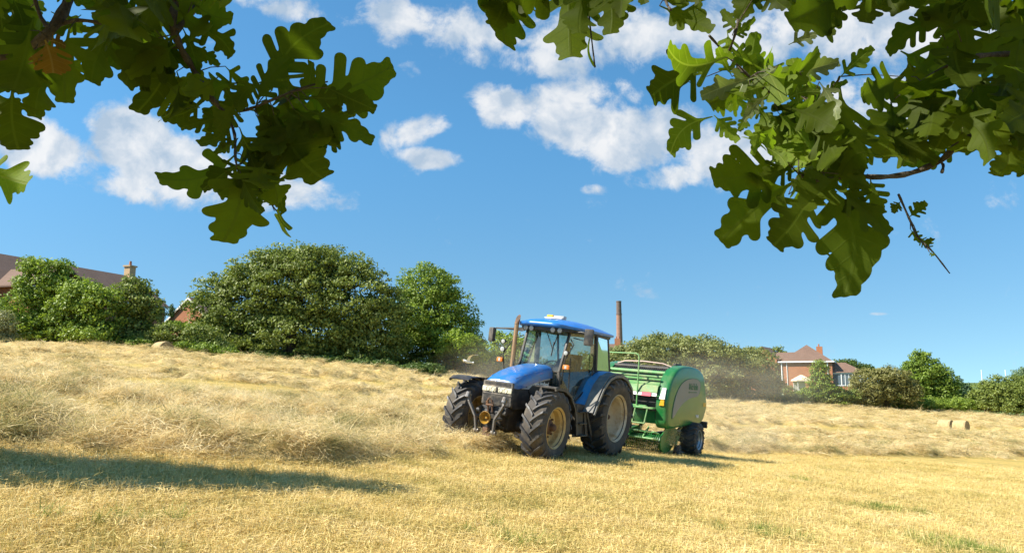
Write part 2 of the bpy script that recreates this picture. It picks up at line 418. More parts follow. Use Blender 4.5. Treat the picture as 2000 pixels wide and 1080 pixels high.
def strands(n, rad, L0, L1, wd, lift, upright, seg=3, curl=.6, rs=0, hmax=.3):
    r = np.random.default_rng(rs)
    base = np.c_[r.normal(0, rad, n), r.normal(0, rad, n), r.uniform(0, hmax, n) * np.exp(-r.uniform(0, 1, n))]
    a = r.uniform(0, 2 * np.pi, n); L = r.uniform(L0, L1, n)
    el = np.where(r.uniform(0, 1, n) < upright, r.uniform(.7, 1.5, n), r.uniform(-.25, lift, n))
    cu = r.normal(0, curl, n); de = -r.uniform(.2, 1.0, n) * (el > .1)
    V = []; 
    w = wd * r.uniform(.6, 1.3, n); p = base.copy(); pts = [p.copy()]
    for k in range(seg):
        aa = a + cu * k / seg; ee = el + de * k / seg
        p = p + np.c_[np.cos(aa) * np.cos(ee), np.sin(aa) * np.cos(ee), np.sin(ee)] * (L / seg)[:, None]; pts.append(p.copy())
    side = np.c_[-np.sin(a), np.cos(a), r.normal(0, .5, n)]; side /= np.linalg.norm(side, axis=1)[:, None]
    for k, q in enumerate(pts):
        ww = w * (1 - .75 * k / seg); V.append(q - side * ww[:, None] / 2); V.append(q + side * ww[:, None] / 2)
    V = np.stack(V, 1); m_ = V.shape[1]; F = []
    b0 = np.arange(n) * m_
    for k in range(seg): F.append(np.stack([b0 + 2 * k, b0 + 2 * k + 1, b0 + 2 * k + 3, b0 + 2 * k + 2], 1))
    tone = np.repeat(r.uniform(0, 1, n)[None], seg, 0).ravel()
    return V.reshape(-1, 3), np.concatenate(F), tone
def lib_tuft(name, m, **kw):
    V, F, t = strands(**kw); o = mesh_np(name, V, F, m, attrs={'tone': ('FACE', t)})
    col.objects.unlink(o); lib.objects.link(o); return o
def scatter(name, P, rz, tilt, scl, idx, src, label, cat):
    me = bpy.data.meshes.new(name); me.vertices.add(len(P)); me.vertices.foreach_set('co', np.asarray(P, np.float32).ravel())
    a = me.attributes.new('rot', 'FLOAT_VECTOR', 'POINT'); a.data.foreach_set('vector', np.c_[tilt, rz].astype(np.float32).ravel())
    a = me.attributes.new('scl', 'FLOAT', 'POINT'); a.data.foreach_set('value', scl.astype(np.float32))
    a = me.attributes.new('pick', 'INT', 'POINT'); a.data.foreach_set('value', idx.astype(np.int32))
    o = bpy.data.objects.new(name, me); col.objects.link(o)
    c = bpy.data.collections.new(name + '_tufts')
    for i, s in enumerate(src): c.objects.link(s)
    ng = bpy.data.node_groups.new(name, 'GeometryNodeTree')
    ng.interface.new_socket('Geometry', in_out='INPUT', socket_type='NodeSocketGeometry'); ng.interface.new_socket('Geometry', in_out='OUTPUT', socket_type='NodeSocketGeometry')
    n = NT(ng); gi = n.n('NodeGroupInput'); go = n.n('NodeGroupOutput'); ip = n.n('GeometryNodeInstanceOnPoints')
    ci = n.n('GeometryNodeCollectionInfo'); ci.inputs[0].default_value = c; ci.inputs['Separate Children'].default_value = True; ci.inputs['Reset Children'].default_value = True
    n.l(gi.outputs[0], ip.inputs['Points']); n.l(ci.outputs[0], ip.inputs['Instance']); ip.inputs['Pick Instance'].default_value = True
    def attr(nm, ty):
        q = n.n('GeometryNodeInputNamedAttribute', data_type=ty); q.inputs[0].default_value = nm; return q.outputs[0]
    n.l(attr('pick', 'INT'), ip.inputs['Instance Index']); n.l(attr('rot', 'FLOAT_VECTOR'), ip.inputs['Rotation']); n.l(attr('scl', 'FLOAT'), ip.inputs['Scale'])
    n.l(ip.outputs[0], go.inputs[0])
    md = o.modifiers.new('scatter', 'NODES'); md.node_group = ng
    return tag(o, label, cat, kind='stuff')
HT = [lib_tuft('hay_tuft_%s' % c, hay_m, n=70, rad=.13, L0=.09, L1=.28, wd=.0062, lift=.22, upright=.02, curl=1.2, rs=i, hmax=.12) for i, c in enumerate('abcdef')]
HF = [lib_tuft('hay_clump_%s' % c, hay_m, n=60, rad=.2, L0=.18, L1=.55, wd=.015, lift=.22, upright=.015, curl=1.2, rs=20 + i, hmax=.15) for i, c in enumerate('abcd')]
ST = [lib_tuft('stubble_tuft_%s' % c, stub_m, n=110, rad=.12, L0=.025, L1=.085, wd=.0046, lift=.14, upright=.13, curl=.4, rs=40 + i, hmax=.005, seg=2) for i, c in enumerate('abcdef')]
GT = [lib_tuft('grass_tuft_%s' % c, green_m, n=60, rad=.05, L0=.05, L1=.16, wd=.0055, lift=.9, upright=.7, curl=.5, rs=60 + i, hmax=.01) for i, c in enumerate('ab')]

def gz(X, D): return terrain(X, D) + .78 * hay_h(X, D) + (.05 * fbm(X * .5, D * .5, 2, 3) + .015 * fbm(X * 3, D * 3, 6, 2)) * (1 - ss(np.hypot(X, D), 60, 200))
def fan(n, d0, d1, pw, xm=1.06, r=rng):
    """n points over the visible wedge; density falls with distance**pw"""
    u = r.uniform(0, 1, n); k = 2 - pw
    D = (d0 ** k + u * (d1 ** k - d0 ** k)) ** (1 / k) if abs(k) > 1e-6 else d0 * (d1 / d0) ** u
    X = r.uniform(-.69, .69, n) * xm * D
    return X, D
def put(name, X, D, h, smin, smax, src, label, cat, tl=.35, lift=0.0):
    n = len(X); Z = gz(X, D) + lift
    scatter(name, np.c_[X, D, Z], rng.uniform(0, 6.28, n), rng.normal(0, tl, (n, 2)), rng.uniform(smin, smax, n), rng.integers(0, len(src), n), src, label, cat)
LH = 'loose pale cut hay lying in lumpy rows across the field'
X, D = fan(30000, 7.5, 34, 1.0); k = hay_h(X, D) > .05 + rng.uniform(0, .12, len(X)) ** 1; X, D = X[k], D[k]
put('cut_hay', X, D, 0, .8, 1.5, HT, 'loose pale cut hay lying in lumpy swaths beside the tractor', 'hay', .45)
X, D = fan(26000, 28, 118, 1.35); k = (hay_h(X, D) > .05) & (D < hedge_D(X) + .5); X, D = X[k], D[k]
sc_ = .62 + D / 95
n_ = len(X)
scatter('far_cut_hay', np.c_[X, D, gz(X, D)], rng.uniform(0, 6.28, n_), rng.normal(0, .16, (n_, 2)), sc_ * rng.uniform(.7, 1.25, n_), rng.integers(0, 4, n_), HF, 'rows of pale cut hay drying on the far slope below the hedge', 'hay')
# stubble carpet
X, D = fan(36000, 4.6, 30, 1.15); k = hay_h(X, D) < .10; X, D = X[k], D[k]
put('stubble', X, D, 0, .8, 1.5, ST, 'short golden stubble with loose straw in the foreground', 'stubble', .12)
# loose straw wisps lying on the stubble
X, D = fan(5200, 4.6, 26, 1.0); k = (hay_h(X, D) < .10) & (fbm(X * .8, D * 1.6, 77, 3) > .04); X, D = X[k], D[k]
put('straw_wisps', X, D, 0, .35, .75, HT, 'thin wisps of loose straw scattered on the stubble', 'straw', .1, -.02)
gx = []; 
for px, py, s, nn in ((1885, 1062, .42, 90), (1720, 985, .3, 22), (1500, 1035, .25, 18), (1565, 935, .25, 10), (1000, 1040, .2, 8), (200, 1000, .3, 8), (1930, 900, .4, 10)):
    d = pdir(px, py); D0 = 2160 / ((py - 745) - .11 * (px - 1000)); X0 = d.x * D0
    gx.append(np.c_[rng.normal(X0, s, nn), rng.normal(D0, s * .8, nn)])
gx = np.concatenate(gx); put('green_grass', gx[:, 0], gx[:, 1], 0, .6, 1.3, GT, 'green grass tufts regrowing through the stubble', 'grass', .12)
# ---------------------------------------------------------------- trees
def leaf_mat(name, dark, light, tr=.35, rough=.5):
    m = bpy.data.materials.new(name); m.use_nodes = True; n = NT(m.node_tree); nt = m.node_tree
    b = nt.nodes['Principled BSDF']; out = nt.nodes['Material Output']
    tone = n.n('ShaderNodeAttribute', attribute_name='tone').outputs['Fac']
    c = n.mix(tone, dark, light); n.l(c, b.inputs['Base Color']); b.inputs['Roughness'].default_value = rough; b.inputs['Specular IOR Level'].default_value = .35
    t = n.n('ShaderNodeBsdfTranslucent'); n.l(n.mix(.5, c, n.mix(1.0, c, (1.2, 1.3, .5), 'MULTIPLY')), t.inputs[0]); mx = n.n('ShaderNodeMixShader'); mx.inputs[0].default_value = tr
    n.l(b.outputs[0], mx.inputs[1]); n.l(t.outputs[0], mx.inputs[2]); n.l(mx.outputs[0], out.inputs[0])
    return m
LM = dict(
    oak=leaf_mat('oak_foliage', (0.115, 0.158, 0.028), (0.271, 0.324, 0.070), .34),
    fresh=leaf_mat('fresh_foliage', (0.115, 0.189, 0.023), (0.291, 0.384, 0.051), .34),
    lime=leaf_mat('lime_foliage', (0.176, 0.263, 0.025), (0.393, 0.498, 0.058), .34),
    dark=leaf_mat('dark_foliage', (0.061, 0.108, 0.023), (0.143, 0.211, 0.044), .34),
    dusty=leaf_mat('dusty_foliage', (0.162, 0.189, 0.058), (0.312, 0.332, 0.109), .34),
    brown=leaf_mat('brownish_foliage', (0.150, 0.147, 0.044), (0.298, 0.287, 0.096), .34),
    blue=leaf_mat('haze_blue_foliage', (0.115, 0.181, 0.090), (0.216, 0.302, 0.153), .34),  # blue of the distance haze put into the leaf colour
    grey=leaf_mat('greyish_foliage', (0.216, 0.227, 0.102), (0.406, 0.408, 0.204), .34))
bark = mat('bark', (.10, .075, .05), .9, c2=(.05, .04, .03), scale=6, bump=.6, bscale=20)

def leaves(C, size, r, nrm=None, aspect=.62):
    """leaf-clump kites, two triangles bent along the midrib"""
    n = len(C)
    d = r.normal(size=(n, 3)); d[:, 2] -= .25; d /= np.linalg.norm(d, axis=1)[:, None]
    if nrm is None: nrm = r.normal(size=(n, 3))
    s = np.cross(d, nrm + .35 * r.normal(size=(n, 3))); s /= np.linalg.norm(s, axis=1)[:, None] + 1e-9
    u = np.cross(s, d); L = size * r.uniform(.6, 1.35, n)[:, None]
    a = C - d * L * .5; b = C + d * L * .5; m0 = C - d * L * .05
    p = m0 + s * L * aspect * .5 + u * L * .12; q = m0 - s * L * aspect * .5 + u * L * .12
    V = np.stack([a, p, b, q], 1).reshape(-1, 3); i = np.arange(n) * 4
    F = np.concatenate([np.stack([i, i + 1, i + 2], 1), np.stack([i, i + 2, i + 3], 1)])
    return V, F
def crown(name, ells, m, parent, leaf=.24, per=None, blob=.9, seed=0, dens=1.0, toneb=0.0, gap=.0, low=0.0):
    """ells: list of (cx,cy,cz,rx,ry,rz). Twigs of leaves spread through shells of many small bunches"""
    r = np.random.default_rng(seed); Cs = []; Ts = []; Ns = []
    for (cx, cy, cz, rx, ry, rz) in ells:
        area = 4 * math.pi * (((rx * ry) ** 1.6 + (rx * rz) ** 1.6 + (ry * rz) ** 1.6) / 3) ** (1 / 1.6)
        nb = max(10, int(area / (blob * blob) * 1.5))
        d = r.normal(size=(nb, 3)); d /= np.linalg.norm(d, axis=1)[:, None]
        k = (d[:, 2] > -.75 + low) & (d[:, 1] < .75); d = d[k]; nb = len(d)
        rad = 1 - np.abs(r.normal(0, .14, nb)) + .05 * r.normal(size=nb)
        if gap: rad *= 1 - .22 * (fbm(np.arctan2(d[:, 1], d[:, 0]) * 2.3 + seed, d[:, 2] * 3, seed, 2) < -gap)
        bc = np.c_[cx + rx * d[:, 0] * rad, cy + ry * d[:, 1] * rad, cz + rz * d[:, 2] * rad]
        br = blob * r.uniform(.45, 1.1, nb); btone = r.uniform(0, .55, nb)
        npb = np.maximum(10, (dens * 11 * (br / leaf) ** 2 * .55)).astype(int)
        for j in range(nb):
            q = r.normal(size=(npb[j], 3)); q /= np.linalg.norm(q, axis=1)[:, None]
            q[:, 2] = np.where(q[:, 2] < -.3, -q[:, 2] * r.uniform(-.6, 1, npb[j]), q[:, 2])
            rr = br[j] * r.uniform(.35, 1.12, npb[j]) ** .6
            Cs.append(bc[j] + q * rr[:, None] * (1, 1, .72)); Ns.append(q + d[j] * .6)
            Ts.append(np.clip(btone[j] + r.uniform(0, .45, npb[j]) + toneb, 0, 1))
        # sparse inner leaves so the crown is not hollow; inner shade put into tone
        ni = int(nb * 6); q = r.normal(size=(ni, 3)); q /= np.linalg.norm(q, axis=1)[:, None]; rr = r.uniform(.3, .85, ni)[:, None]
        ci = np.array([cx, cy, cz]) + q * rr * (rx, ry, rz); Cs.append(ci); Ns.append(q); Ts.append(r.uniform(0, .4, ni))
    C = np.concatenate(Cs); T = np.concatenate(Ts); Nn = np.concatenate(Ns)
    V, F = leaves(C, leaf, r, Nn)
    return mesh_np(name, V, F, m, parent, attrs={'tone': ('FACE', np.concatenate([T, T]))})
def tree(name, label, cat, D, ells, m, group=None, leaf=.24, blob=.9, seed=0, trunk=None, dens=1.0, dep=.85, toneb=0., base_py=None, gap=.25, low=0.0, steps=0):
    """ells given as (px, py, rx_px, ry_px[, depth offset m]) at distance D"""
    cx = sum(e[0] for e in ells) / len(ells); X = (cx - 1000) / FPX * D
    z0 = float(terrain(X, D)); root = thing(name, label, cat, (X, D, z0), group=group)
    L = []
    for e in ells:
        dd = D + (e[4] if len(e) > 4 else 0); p = at(e[0], e[1], dd); rx = e[2] / FPX * dd; rz = e[3] / FPX * dd
        L.append((p.x - X, p.y - D, p.z - z0, rx, rx * dep, rz))
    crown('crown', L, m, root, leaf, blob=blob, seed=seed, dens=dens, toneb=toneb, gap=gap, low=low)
    top = max(l[2] for l in L); tr = trunk or .25; t = MB(); rr = random.Random(seed)
    t.tube([(0, 0, -.4), (0, 0, top * .3), (.2, 0, top * .62), (.1, .1, top)], [tr * 1.3, tr, tr * .6, tr * .2], 8)
    for k in range(9):
        l = L[k % len(L)]; a = rr.uniform(0, 6.28); h = top * rr.uniform(.15, .6)
        e = (l[0] + l[3] * .75 * math.cos(a), l[1] + l[4] * .7 * math.sin(a), l[2] + l[5] * rr.uniform(-.1, .6))
        mid = (e[0] * .4, e[1] * .4, h + (e[2] - h) * .5 + .3)
        t.tube([(.05, 0, h), mid, e], [tr * .5, tr * .3, tr * .08], 6)
    t.build('trunk', bark, root)
    return root
GH = 'shrubs and trees of the hedge on the left'; GR = 'shrubs and trees of the hedge on the right'
tree('bushy_tree', 'tall bushy green tree in front of the long red roof, leftmost in the left hedge', 'tree', 60, [(50,608,52,44),(80,562,42,56),(112,560,26,50),(150,605,40,42),(55,645,60,30),(130,645,60,32),(60,530,14,24),(122,528,10,18)], LM['fresh'], GH, leaf=.24, blob=.75, seed=1, toneb=-.02)
tree('bushy_tree', 'yellow-green bushy tree below the left chimney, next to the leftmost tree', 'tree', 59, [(160,590,42,44),(200,602,42,44),(185,655,55,26),(120,610,30,36)], LM['fresh'], GH, leaf=.24, blob=.7, seed=2, toneb=.12)
tree('bushy_tree', 'darker bushy tree at the right end of the left clump, its crown leaning right', 'tree', 61, [(256,592,38,50),(290,608,27,38),(250,655,52,28),(262,572,22,24)], LM['oak'], GH, leaf=.24, blob=.7, seed=3)
tree('shrub', 'pale greyish shrub cut by the left edge of the photo', 'shrub', 55, [(-8,640,36,34),(8,658,22,16)], LM['grey'], GH, leaf=.16, blob=.4, seed=4, trunk=.06)
tree('oak_tree', 'very large broad dark-green oak standing on its own width in the left hedge', 'tree', 66, [(470,600,100,80),(560,565,135,90),(660,590,118,95),(735,635,72,72),(402,648,30,42),(560,655,150,52),(700,680,85,38),(440,670,60,35),(590,520,95,42)], LM['oak'], GH, leaf=.26, blob=.85, seed=5, trunk=.5, gap=.12, dep=.55)
tree('ash_tree', 'tall lighter green tree right of the large oak', 'tree', 72, [(835,570,58,50),(845,620,80,60),(870,660,68,50),(800,650,45,60),(900,690,45,38)], LM['fresh'], GH, leaf=.27, blob=.95, seed=6, trunk=.35)
tree('shrub', 'bright yellow-green shrub at the foot of the lighter tree near the gull', 'shrub', 68, [(895,672,40,28),(925,690,28,26)], LM['lime'], GH, leaf=.2, blob=.5, seed=7, trunk=.08, toneb=-.15)
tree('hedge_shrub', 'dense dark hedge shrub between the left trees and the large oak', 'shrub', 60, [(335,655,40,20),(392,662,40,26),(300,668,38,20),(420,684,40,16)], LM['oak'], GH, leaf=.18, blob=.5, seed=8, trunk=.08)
tree('shrub', 'bright lime shrub on the hedge below the small brick gable', 'shrub', 61, [(345,636,24,8),(372,644,18,8)], LM['lime'], GH, leaf=.15, blob=.35, seed=9, trunk=.06)
tree('small_conifer', 'tiny pointed dark conifer against the small brick gable', 'conifer', 84, [(336,612,6,11),(336,603,3.5,9)], LM['dark'], GH, leaf=.14, blob=.25, seed=10, trunk=.05)
tree('bramble', 'low green bramble strip at the foot of the hedge, right of the far bale', 'bramble', 59, [(400,684,36,13),(440,690,26,9),(360,678,24,12),(270,676,34,16),(220,672,24,14)], LM['fresh'], GH, leaf=.16, blob=.32, seed=11, trunk=.05, toneb=.05)
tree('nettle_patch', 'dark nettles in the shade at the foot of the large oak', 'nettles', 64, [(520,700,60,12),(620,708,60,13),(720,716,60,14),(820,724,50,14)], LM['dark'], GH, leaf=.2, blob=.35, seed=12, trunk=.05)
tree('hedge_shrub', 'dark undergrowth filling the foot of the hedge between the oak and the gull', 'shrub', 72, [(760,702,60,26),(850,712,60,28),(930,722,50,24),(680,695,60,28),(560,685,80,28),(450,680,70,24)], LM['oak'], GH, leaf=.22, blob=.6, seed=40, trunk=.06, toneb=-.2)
tree('bushy_tree', 'small yellow-green dusty tree behind the exhaust pipe of the tractor', 'tree', 80, [(985,680,30,34),(960,705,30,26),(1015,700,40,36)], LM['lime'], GH, leaf=.26, blob=.8, seed=13, toneb=-.2)
tree('hedge_shrub', 'dusty brown-green shrub between the gull and the tractor', 'shrub', 76, [(940,715,34,26),(985,730,40,22),(1050,735,60,30)], LM['dusty'], GH, leaf=.26, blob=.7, seed=14, toneb=-.1)
tree('willow', 'dust-veiled hedge tree directly behind the green baler', 'tree', 100, [(1250,715,60,50),(1200,730,60,45),(1290,745,60,40),(1140,740,60,45)], LM['dusty'], GR, leaf=.34, blob=1.1, seed=15, toneb=-.05)
tree('willow', 'broad round dusty green tree rising above the baler, highest of the right hedge', 'tree', 104, [(1310,700,80,48),(1370,705,75,45),(1360,745,90,45),(1430,720,50,38)], LM['dusty'], GR, leaf=.34, blob=1.1, seed=16, toneb=.05)
tree('willow', 'lower dusty tree between the round tree and the brick house', 'tree', 108, [(1470,725,52,42),(1503,755,24,30),(1465,762,55,26)], LM['dusty'], GR, leaf=.34, blob=1.1, seed=17, toneb=-.12)
tree('bushy_tree', 'distant tree top peeping over the hedge left of the brick houses', 'tree', 165, [(1485,690,24,11),(1462,694,14,10),(1520,690,14,10)], LM['oak'], GR, leaf=.45, blob=1.0, seed=18)
tree('bushy_tree', 'slim upright green tree in front of the brick house wall', 'tree', 112, [(1603,728,17,24),(1600,752,24,26),(1585,772,28,12),(1622,768,24,18)], LM['fresh'], GR, leaf=.28, blob=.7, seed=19, toneb=-.08)
tree('bushy_tree', 'dark round tree behind the white conservatory', 'tree', 175, [(1655,718,24,15),(1640,716,18,12),(1685,727,22,14),(1715,732,20,12)], LM['dark'], GR, leaf=.45, blob=1.1, seed=20)
tree('hawthorn', 'brownish hawthorn bush right of the white conservatory', 'bush', 114, [(1705,755,44,36),(1740,745,38,30),(1760,770,36,32),(1690,775,34,22)], LM['brown'], GR, leaf=.3, blob=.8, seed=21)
tree('poplar', 'tall pointed green tree with stepped peaks in the right hedge', 'tree', 120, [(1797,706,16,22),(1778,722,14,16),(1805,730,34,30),(1825,745,32,36),(1842,765,32,30),(1790,760,36,32)], LM['fresh'], GR, leaf=.34, blob=.8, seed=22, toneb=-.1)
for i, (px, py, h, nm) in enumerate([(1872, 762, 26, 'left of three bluish conifers far behind the hedge, the tallest'), (1890, 770, 22, 'middle one of three bluish conifers far behind the hedge'), (1903, 778, 18, 'rightmost and smallest of three bluish conifers far behind the hedge')]):
    tree('conifer', nm, 'conifer', 230, [(px, py - h * .3, 5, h * .7), (px, py, 9, h * .75), (px, py + 8, 12, h * .5)], LM['blue'], 'far bluish conifers', leaf=.6, blob=1.1, seed=30 + i)
tree('hawthorn', 'large rounded dark bush at the right edge of the photo', 'bush', 116, [(1965,768,50,32),(1930,780,34,28),(2010,770,50,34),(1975,790,60,20)], LM['oak'], GR, leaf=.3, blob=.85, seed=24)
tree('bushy_tree', 'far pale tree top just left of the right edge above the dark bush', 'tree', 190, [(1993,735,16,14),(2020,730,24,18)], LM['blue'], GR, leaf=.45, blob=.9, seed=25)
tree('bramble', 'low bright green bramble hedge left of the two bales', 'bramble', 118, [(1665,785,30,12),(1730,790,40,11),(1800,790,50,16),(1870,790,50,15),(1640,788,20,8)], LM['fresh'], GR, leaf=.24, blob=.5, seed=26, toneb=.02, trunk=.05)
tree('bramble', 'low weedy strip at the foot of the hedge below the brick house', 'bramble', 112, [(1560,780,30,9),(1500,778,36,9),(1430,775,36,10),(1610,782,30,8)], LM['dusty'], GR, leaf=.24, blob=.45, seed=27, trunk=.05)
tree('hedge_shrub', 'dark shrub in front of the brick house, left of the slim tree', 'shrub', 113, [(1556,777,24,10),(1540,768,14,13),(1635,775,30,14),(1670,775,18,12)], LM['oak'], GR, leaf=.26, blob=.6, seed=28, trunk=.08)
# ---------------------------------------------------------------- buildings
def brick_mat(name, c1, c2, mortar, sc_=1.0):
    m = bpy.data.materials.new(name); m.use_nodes = True; n = NT(m.node_tree); b = m.node_tree.nodes['Principled BSDF']
    tco = n.n('ShaderNodeTexCoord').outputs['Object']; s = n.n('ShaderNodeSeparateXYZ'); n.l(tco, s.inputs[0])
    cb = n.n('ShaderNodeCombineXYZ'); n.l(n.math('ADD', s.outputs[0], s.outputs[1]), cb.inputs[0]); n.l(s.outputs[2], cb.inputs[1])
    bt = n.n('ShaderNodeTexBrick'); n.l(cb.outputs[0], bt.inputs['Vector'])
    for k, v in (('Color1', c1), ('Color2', c2), ('Mortar', mortar)): bt.inputs[k].default_value = (*v, 1)
    bt.inputs['Scale'].default_value = 1; bt.inputs['Brick Width'].default_value = .23 * sc_; bt.inputs['Row Height'].default_value = .075 * sc_; bt.inputs['Mortar Size'].default_value = .006 * sc_
    c = n.mix(n.math('MULTIPLY', n.mr(n.noise(tco, .8, 5, .6), .4, .7), .4), bt.outputs[0], tuple(x * .6 for x in c1))
    n.l(c, b.inputs['Base Color']); b.inputs['Roughness'].default_value = .9
    return m
brick = brick_mat('red_brick', (.44, .165, .075), (.36, .13, .06), (.32, .20, .12))
buff = brick_mat('buff_brick', (.55, .38, .2), (.5, .3, .15), (.5, .42, .3))
tile = brick_mat('brown_roof_tile', (.20, .12, .085), (.165, .10, .07), (.09, .06, .05), 1.4)
white = mat('white_upvc', (.78, .78, .76), .4)
white_m = mat('white_render', (.7, .66, .58), .7)
glass_b = mat('window_glass', (.10, .14, .17), .08, spec=.8)
pot = mat('terracotta', (.35, .14, .08), .8)
def gable(root, w_, l_, h, rise, over=.4, hip=False, wallm=brick):
    """walls and roof; ridge along local y"""
    a = MB(); W2, L2 = w_ / 2, l_ / 2
    if hip:
        a.box((0, 0, h / 2), (w_, l_, h))
    else:
        a.prism([(-W2, 0), (W2, 0), (W2, h), (0, h + rise), (-W2, h)], -L2, L2, 'xz')
    a.build('wall', wallm, root, smooth=False)
    r_ = MB(); o = over; k = rise / W2; th = .16
    if hip:
        hr = min(W2, L2); rl = max(L2 - hr, 0.02)
        zt = h + rise; ze = h - k * o
        vs = [(-W2 - o, -L2 - o, ze), (W2 + o, -L2 - o, ze), (W2 + o, L2 + o, ze), (-W2 - o, L2 + o, ze), (0, -rl, zt), (0, rl, zt)]
        r_.add(vs, [(0, 1, 4), (1, 2, 5, 4), (2, 3, 5), (3, 0, 4, 5), (0, 3, 2, 1)])
    else:
        for s in (-1, 1):
            r_.prism([(0, h + rise + th), (s * (W2 + o), h - k * o + th), (s * (W2 + o), h - k * o + .02), (0, h + rise + .02)], -L2 - o * .6, L2 + o * .6, 'xz')
    rf = r_.build('roof', tile, root, smooth=False)
    return rf
def window(root, x, y, z, w_, h, nx, rotz=0, ns=1):
    """frame standing 3 cm proud of the wall with panes between the bars"""
    M = Matrix.Rotation(rotz, 3, 'Z'); f = MB(); b = .07
    def q(p): return tuple(M @ Vector(p) + Vector((x, y, z)))
    f.bar(q((-w_ / 2, 0, 0)), q((-w_ / 2, 0, h)), b, .06); f.bar(q((w_ / 2, 0, 0)), q((w_ / 2, 0, h)), b, .06)
    f.bar(q((-w_ / 2, 0, 0)), q((w_ / 2, 0, 0)), .06, b); f.bar(q((-w_ / 2, 0, h)), q((w_ / 2, 0, h)), .06, b)
    for i in range(1, nx): f.bar(q((-w_ / 2 + w_ * i / nx, 0, 0)), q((-w_ / 2 + w_ * i / nx, 0, h)), b, .06)
    wn = f.build('window', white, root, smooth=False)
    g = MB(); g.add([q((-w_ / 2, .01, 0)), q((w_ / 2, .01, 0)), q((w_ / 2, .01, h)), q((-w_ / 2, .01, h))], [(0, 1, 2, 3)]); g.build('pane', glass_b, wn, smooth=False)
    return wn
# long house on the left: its ridge runs away from the camera
D1 = 70; zr = (745 - 497) / FPX * 75
p0 = Vector((-51.7, 75, zr)); p1 = Vector((-46.9, 90.9, zr)); dirr = (p1 - p0).normalized(); ang = math.atan2(dirr.y, dirr.x) - R(90)
Lh = 34; ce = p1 - dirr * (Lh / 2 - .5); zb = 1.2
hl = thing('brick_house', 'long house with a brown tiled roof and buff chimney behind the leftmost trees', 'house', (ce.x, ce.y, zb), (0, 0, ang))
rf = gable(hl, 9.5, Lh, zr - zb - 3.7, 3.55)
c = MB(); c.box((0, Lh / 2 - 1.0, zr - zb + .2), (.85, .95, 2.2)); c.box((0, Lh / 2 - 1.0, zr - zb + 1.2), (1.1, 1.2, .18)); ch = c.build('chimney', buff, rf, smooth=False)
c = MB(); c.tube([(0, Lh / 2 - 1.0, zr - zb + 1.3), (0, Lh / 2 - 1.0, zr - zb + 1.85)], [.17, .13], 10)
cp = c.build('chimney_pot', pot, rf)
wg = MB(); hz = zr - zb - 3.7
yy0 = -Lh / 2 + 15.5
wg.prism([(4.0, 0), (9.6, 0), (9.6, hz - .1), (4.0, hz - .1)], yy0 - 3.4, yy0 + 3.4, 'xz'); wg.build('wing', brick, hl, smooth=False)
wr = MB()
for s in (-1, 1): wr.prism([(0, hz + 1.9), (s * 4.0, hz - .35), (s * 4.0, hz - .5), (0, hz + 1.75)], 0, 7.2, 'xz')
wr2 = MB(); wr2.add([(2.4 + v[1], yy0 + v[0], v[2]) for v in wr.v], wr.f); wr2.build('wing_roof', tile, hl, smooth=False)
g = MB(); g.bar((4.75 + .5, -Lh / 2, hz - .32), (4.75 + .5, Lh / 2, hz - .32), .12); g.bar((9.65, yy0 - 4.1, hz - .45), (9.65, yy0 + 4.1, hz - .45), .12); g.build('gutter', white, hl)
for yy_ in (-14, -6, 6, 12): window(hl, 4.78, yy_, hz - 2.2, 1.5, 1.3, 2, R(90))
# small gable house further along
b = at(352, 640, 98)
h2 = thing('brick_house', 'small red brick gable end with white fascia glimpsed left of the large oak', 'house', (b.x + 2.4, b.y + 3, .7), (0, 0, R(-22)))
gable(h2, 8.0, 7, 6.9, 3.3, .3)
f = MB()
for s in (-1, 1): f.bar((0, -3.75, 10.22), (s * 4.4, -3.75, 6.62), .05, .22)
f.build('fascia', white_m, h2, smooth=False)
l_ = MB(); l_.prism([(-9.2, 0), (-4.02, 0), (-4.02, 6.1), (-9.2, 4.6)], -3.0, 3.0, 'xz'); l_.build('side_wing', brick, h2, smooth=False)
l_ = MB(); l_.prism([(-9.6, 4.62), (-4.02, 6.28), (-4.02, 6.46), (-9.6, 4.8)], -3.3, 3.3, 'xz'); l_.build('side_roof', tile, h2, smooth=False)
d_ = MB(); d_.bar((1.6, -3.56, 0), (1.6, -3.56, 7.0), .1); d_.build('drainpipe', white, h2)
# main brick house on the right, hip end to the field
DH = 140; xl = at(1527, 704, DH); xr = at(1620, 704, DH); wW = xr.x - xl.x; zg = -6.2; he = xl.z - zg; cx = (xl.x + xr.x) / 2
hr_ = thing('brick_house', 'red brick house with a hipped brown roof and white gutter above the right hedge', 'house', (at(1574, 704, DH).x - 5.2 * math.sin(R(-25)), DH + 5.2 * math.cos(R(-25)), zg), (0, 0, R(-25)))
rf = gable(hr_, wW, 10.4, he, (704 - 674) / FPX * DH + .25, .35, hip=True)
c = MB(); c.box((2.2, 0.4, he + 1.7), (1.1, .8, 2.2)); c.build('chimney', brick, rf, smooth=False)
c = MB(); c.tube([(2.1, .4, he + 2.8), (2.1, .4, he + 3.3)], [.16, .12], 8); c.build('chimney_pot', pot, rf)
g = MB(); o = .42; W2 = wW / 2
g.bar((-W2 - o, -5.2 - o, he - .22), (W2 + o, -5.2 - o, he - .22), .14, .26); g.bar((W2 + o, -5.2 - o, he - .22), (W2 + o, 5.2, he - .22), .14, .26); g.bar((-W2 - o, -5.2 - o, he - .22), (-W2 - o, 5.2, he - .22), .14, .26)
g.build('gutter', white, hr_, smooth=False)
for xx in (-W2 + .12, -W2 + 1.05, W2 - .75):
    d_ = MB(); d_.cyl((xx, -5.28, .2), (xx, -5.28, he - .3), .07 if xx > -W2 + .5 and xx < 0 else .11, 8); d_.build('drainpipe', white, hr_)
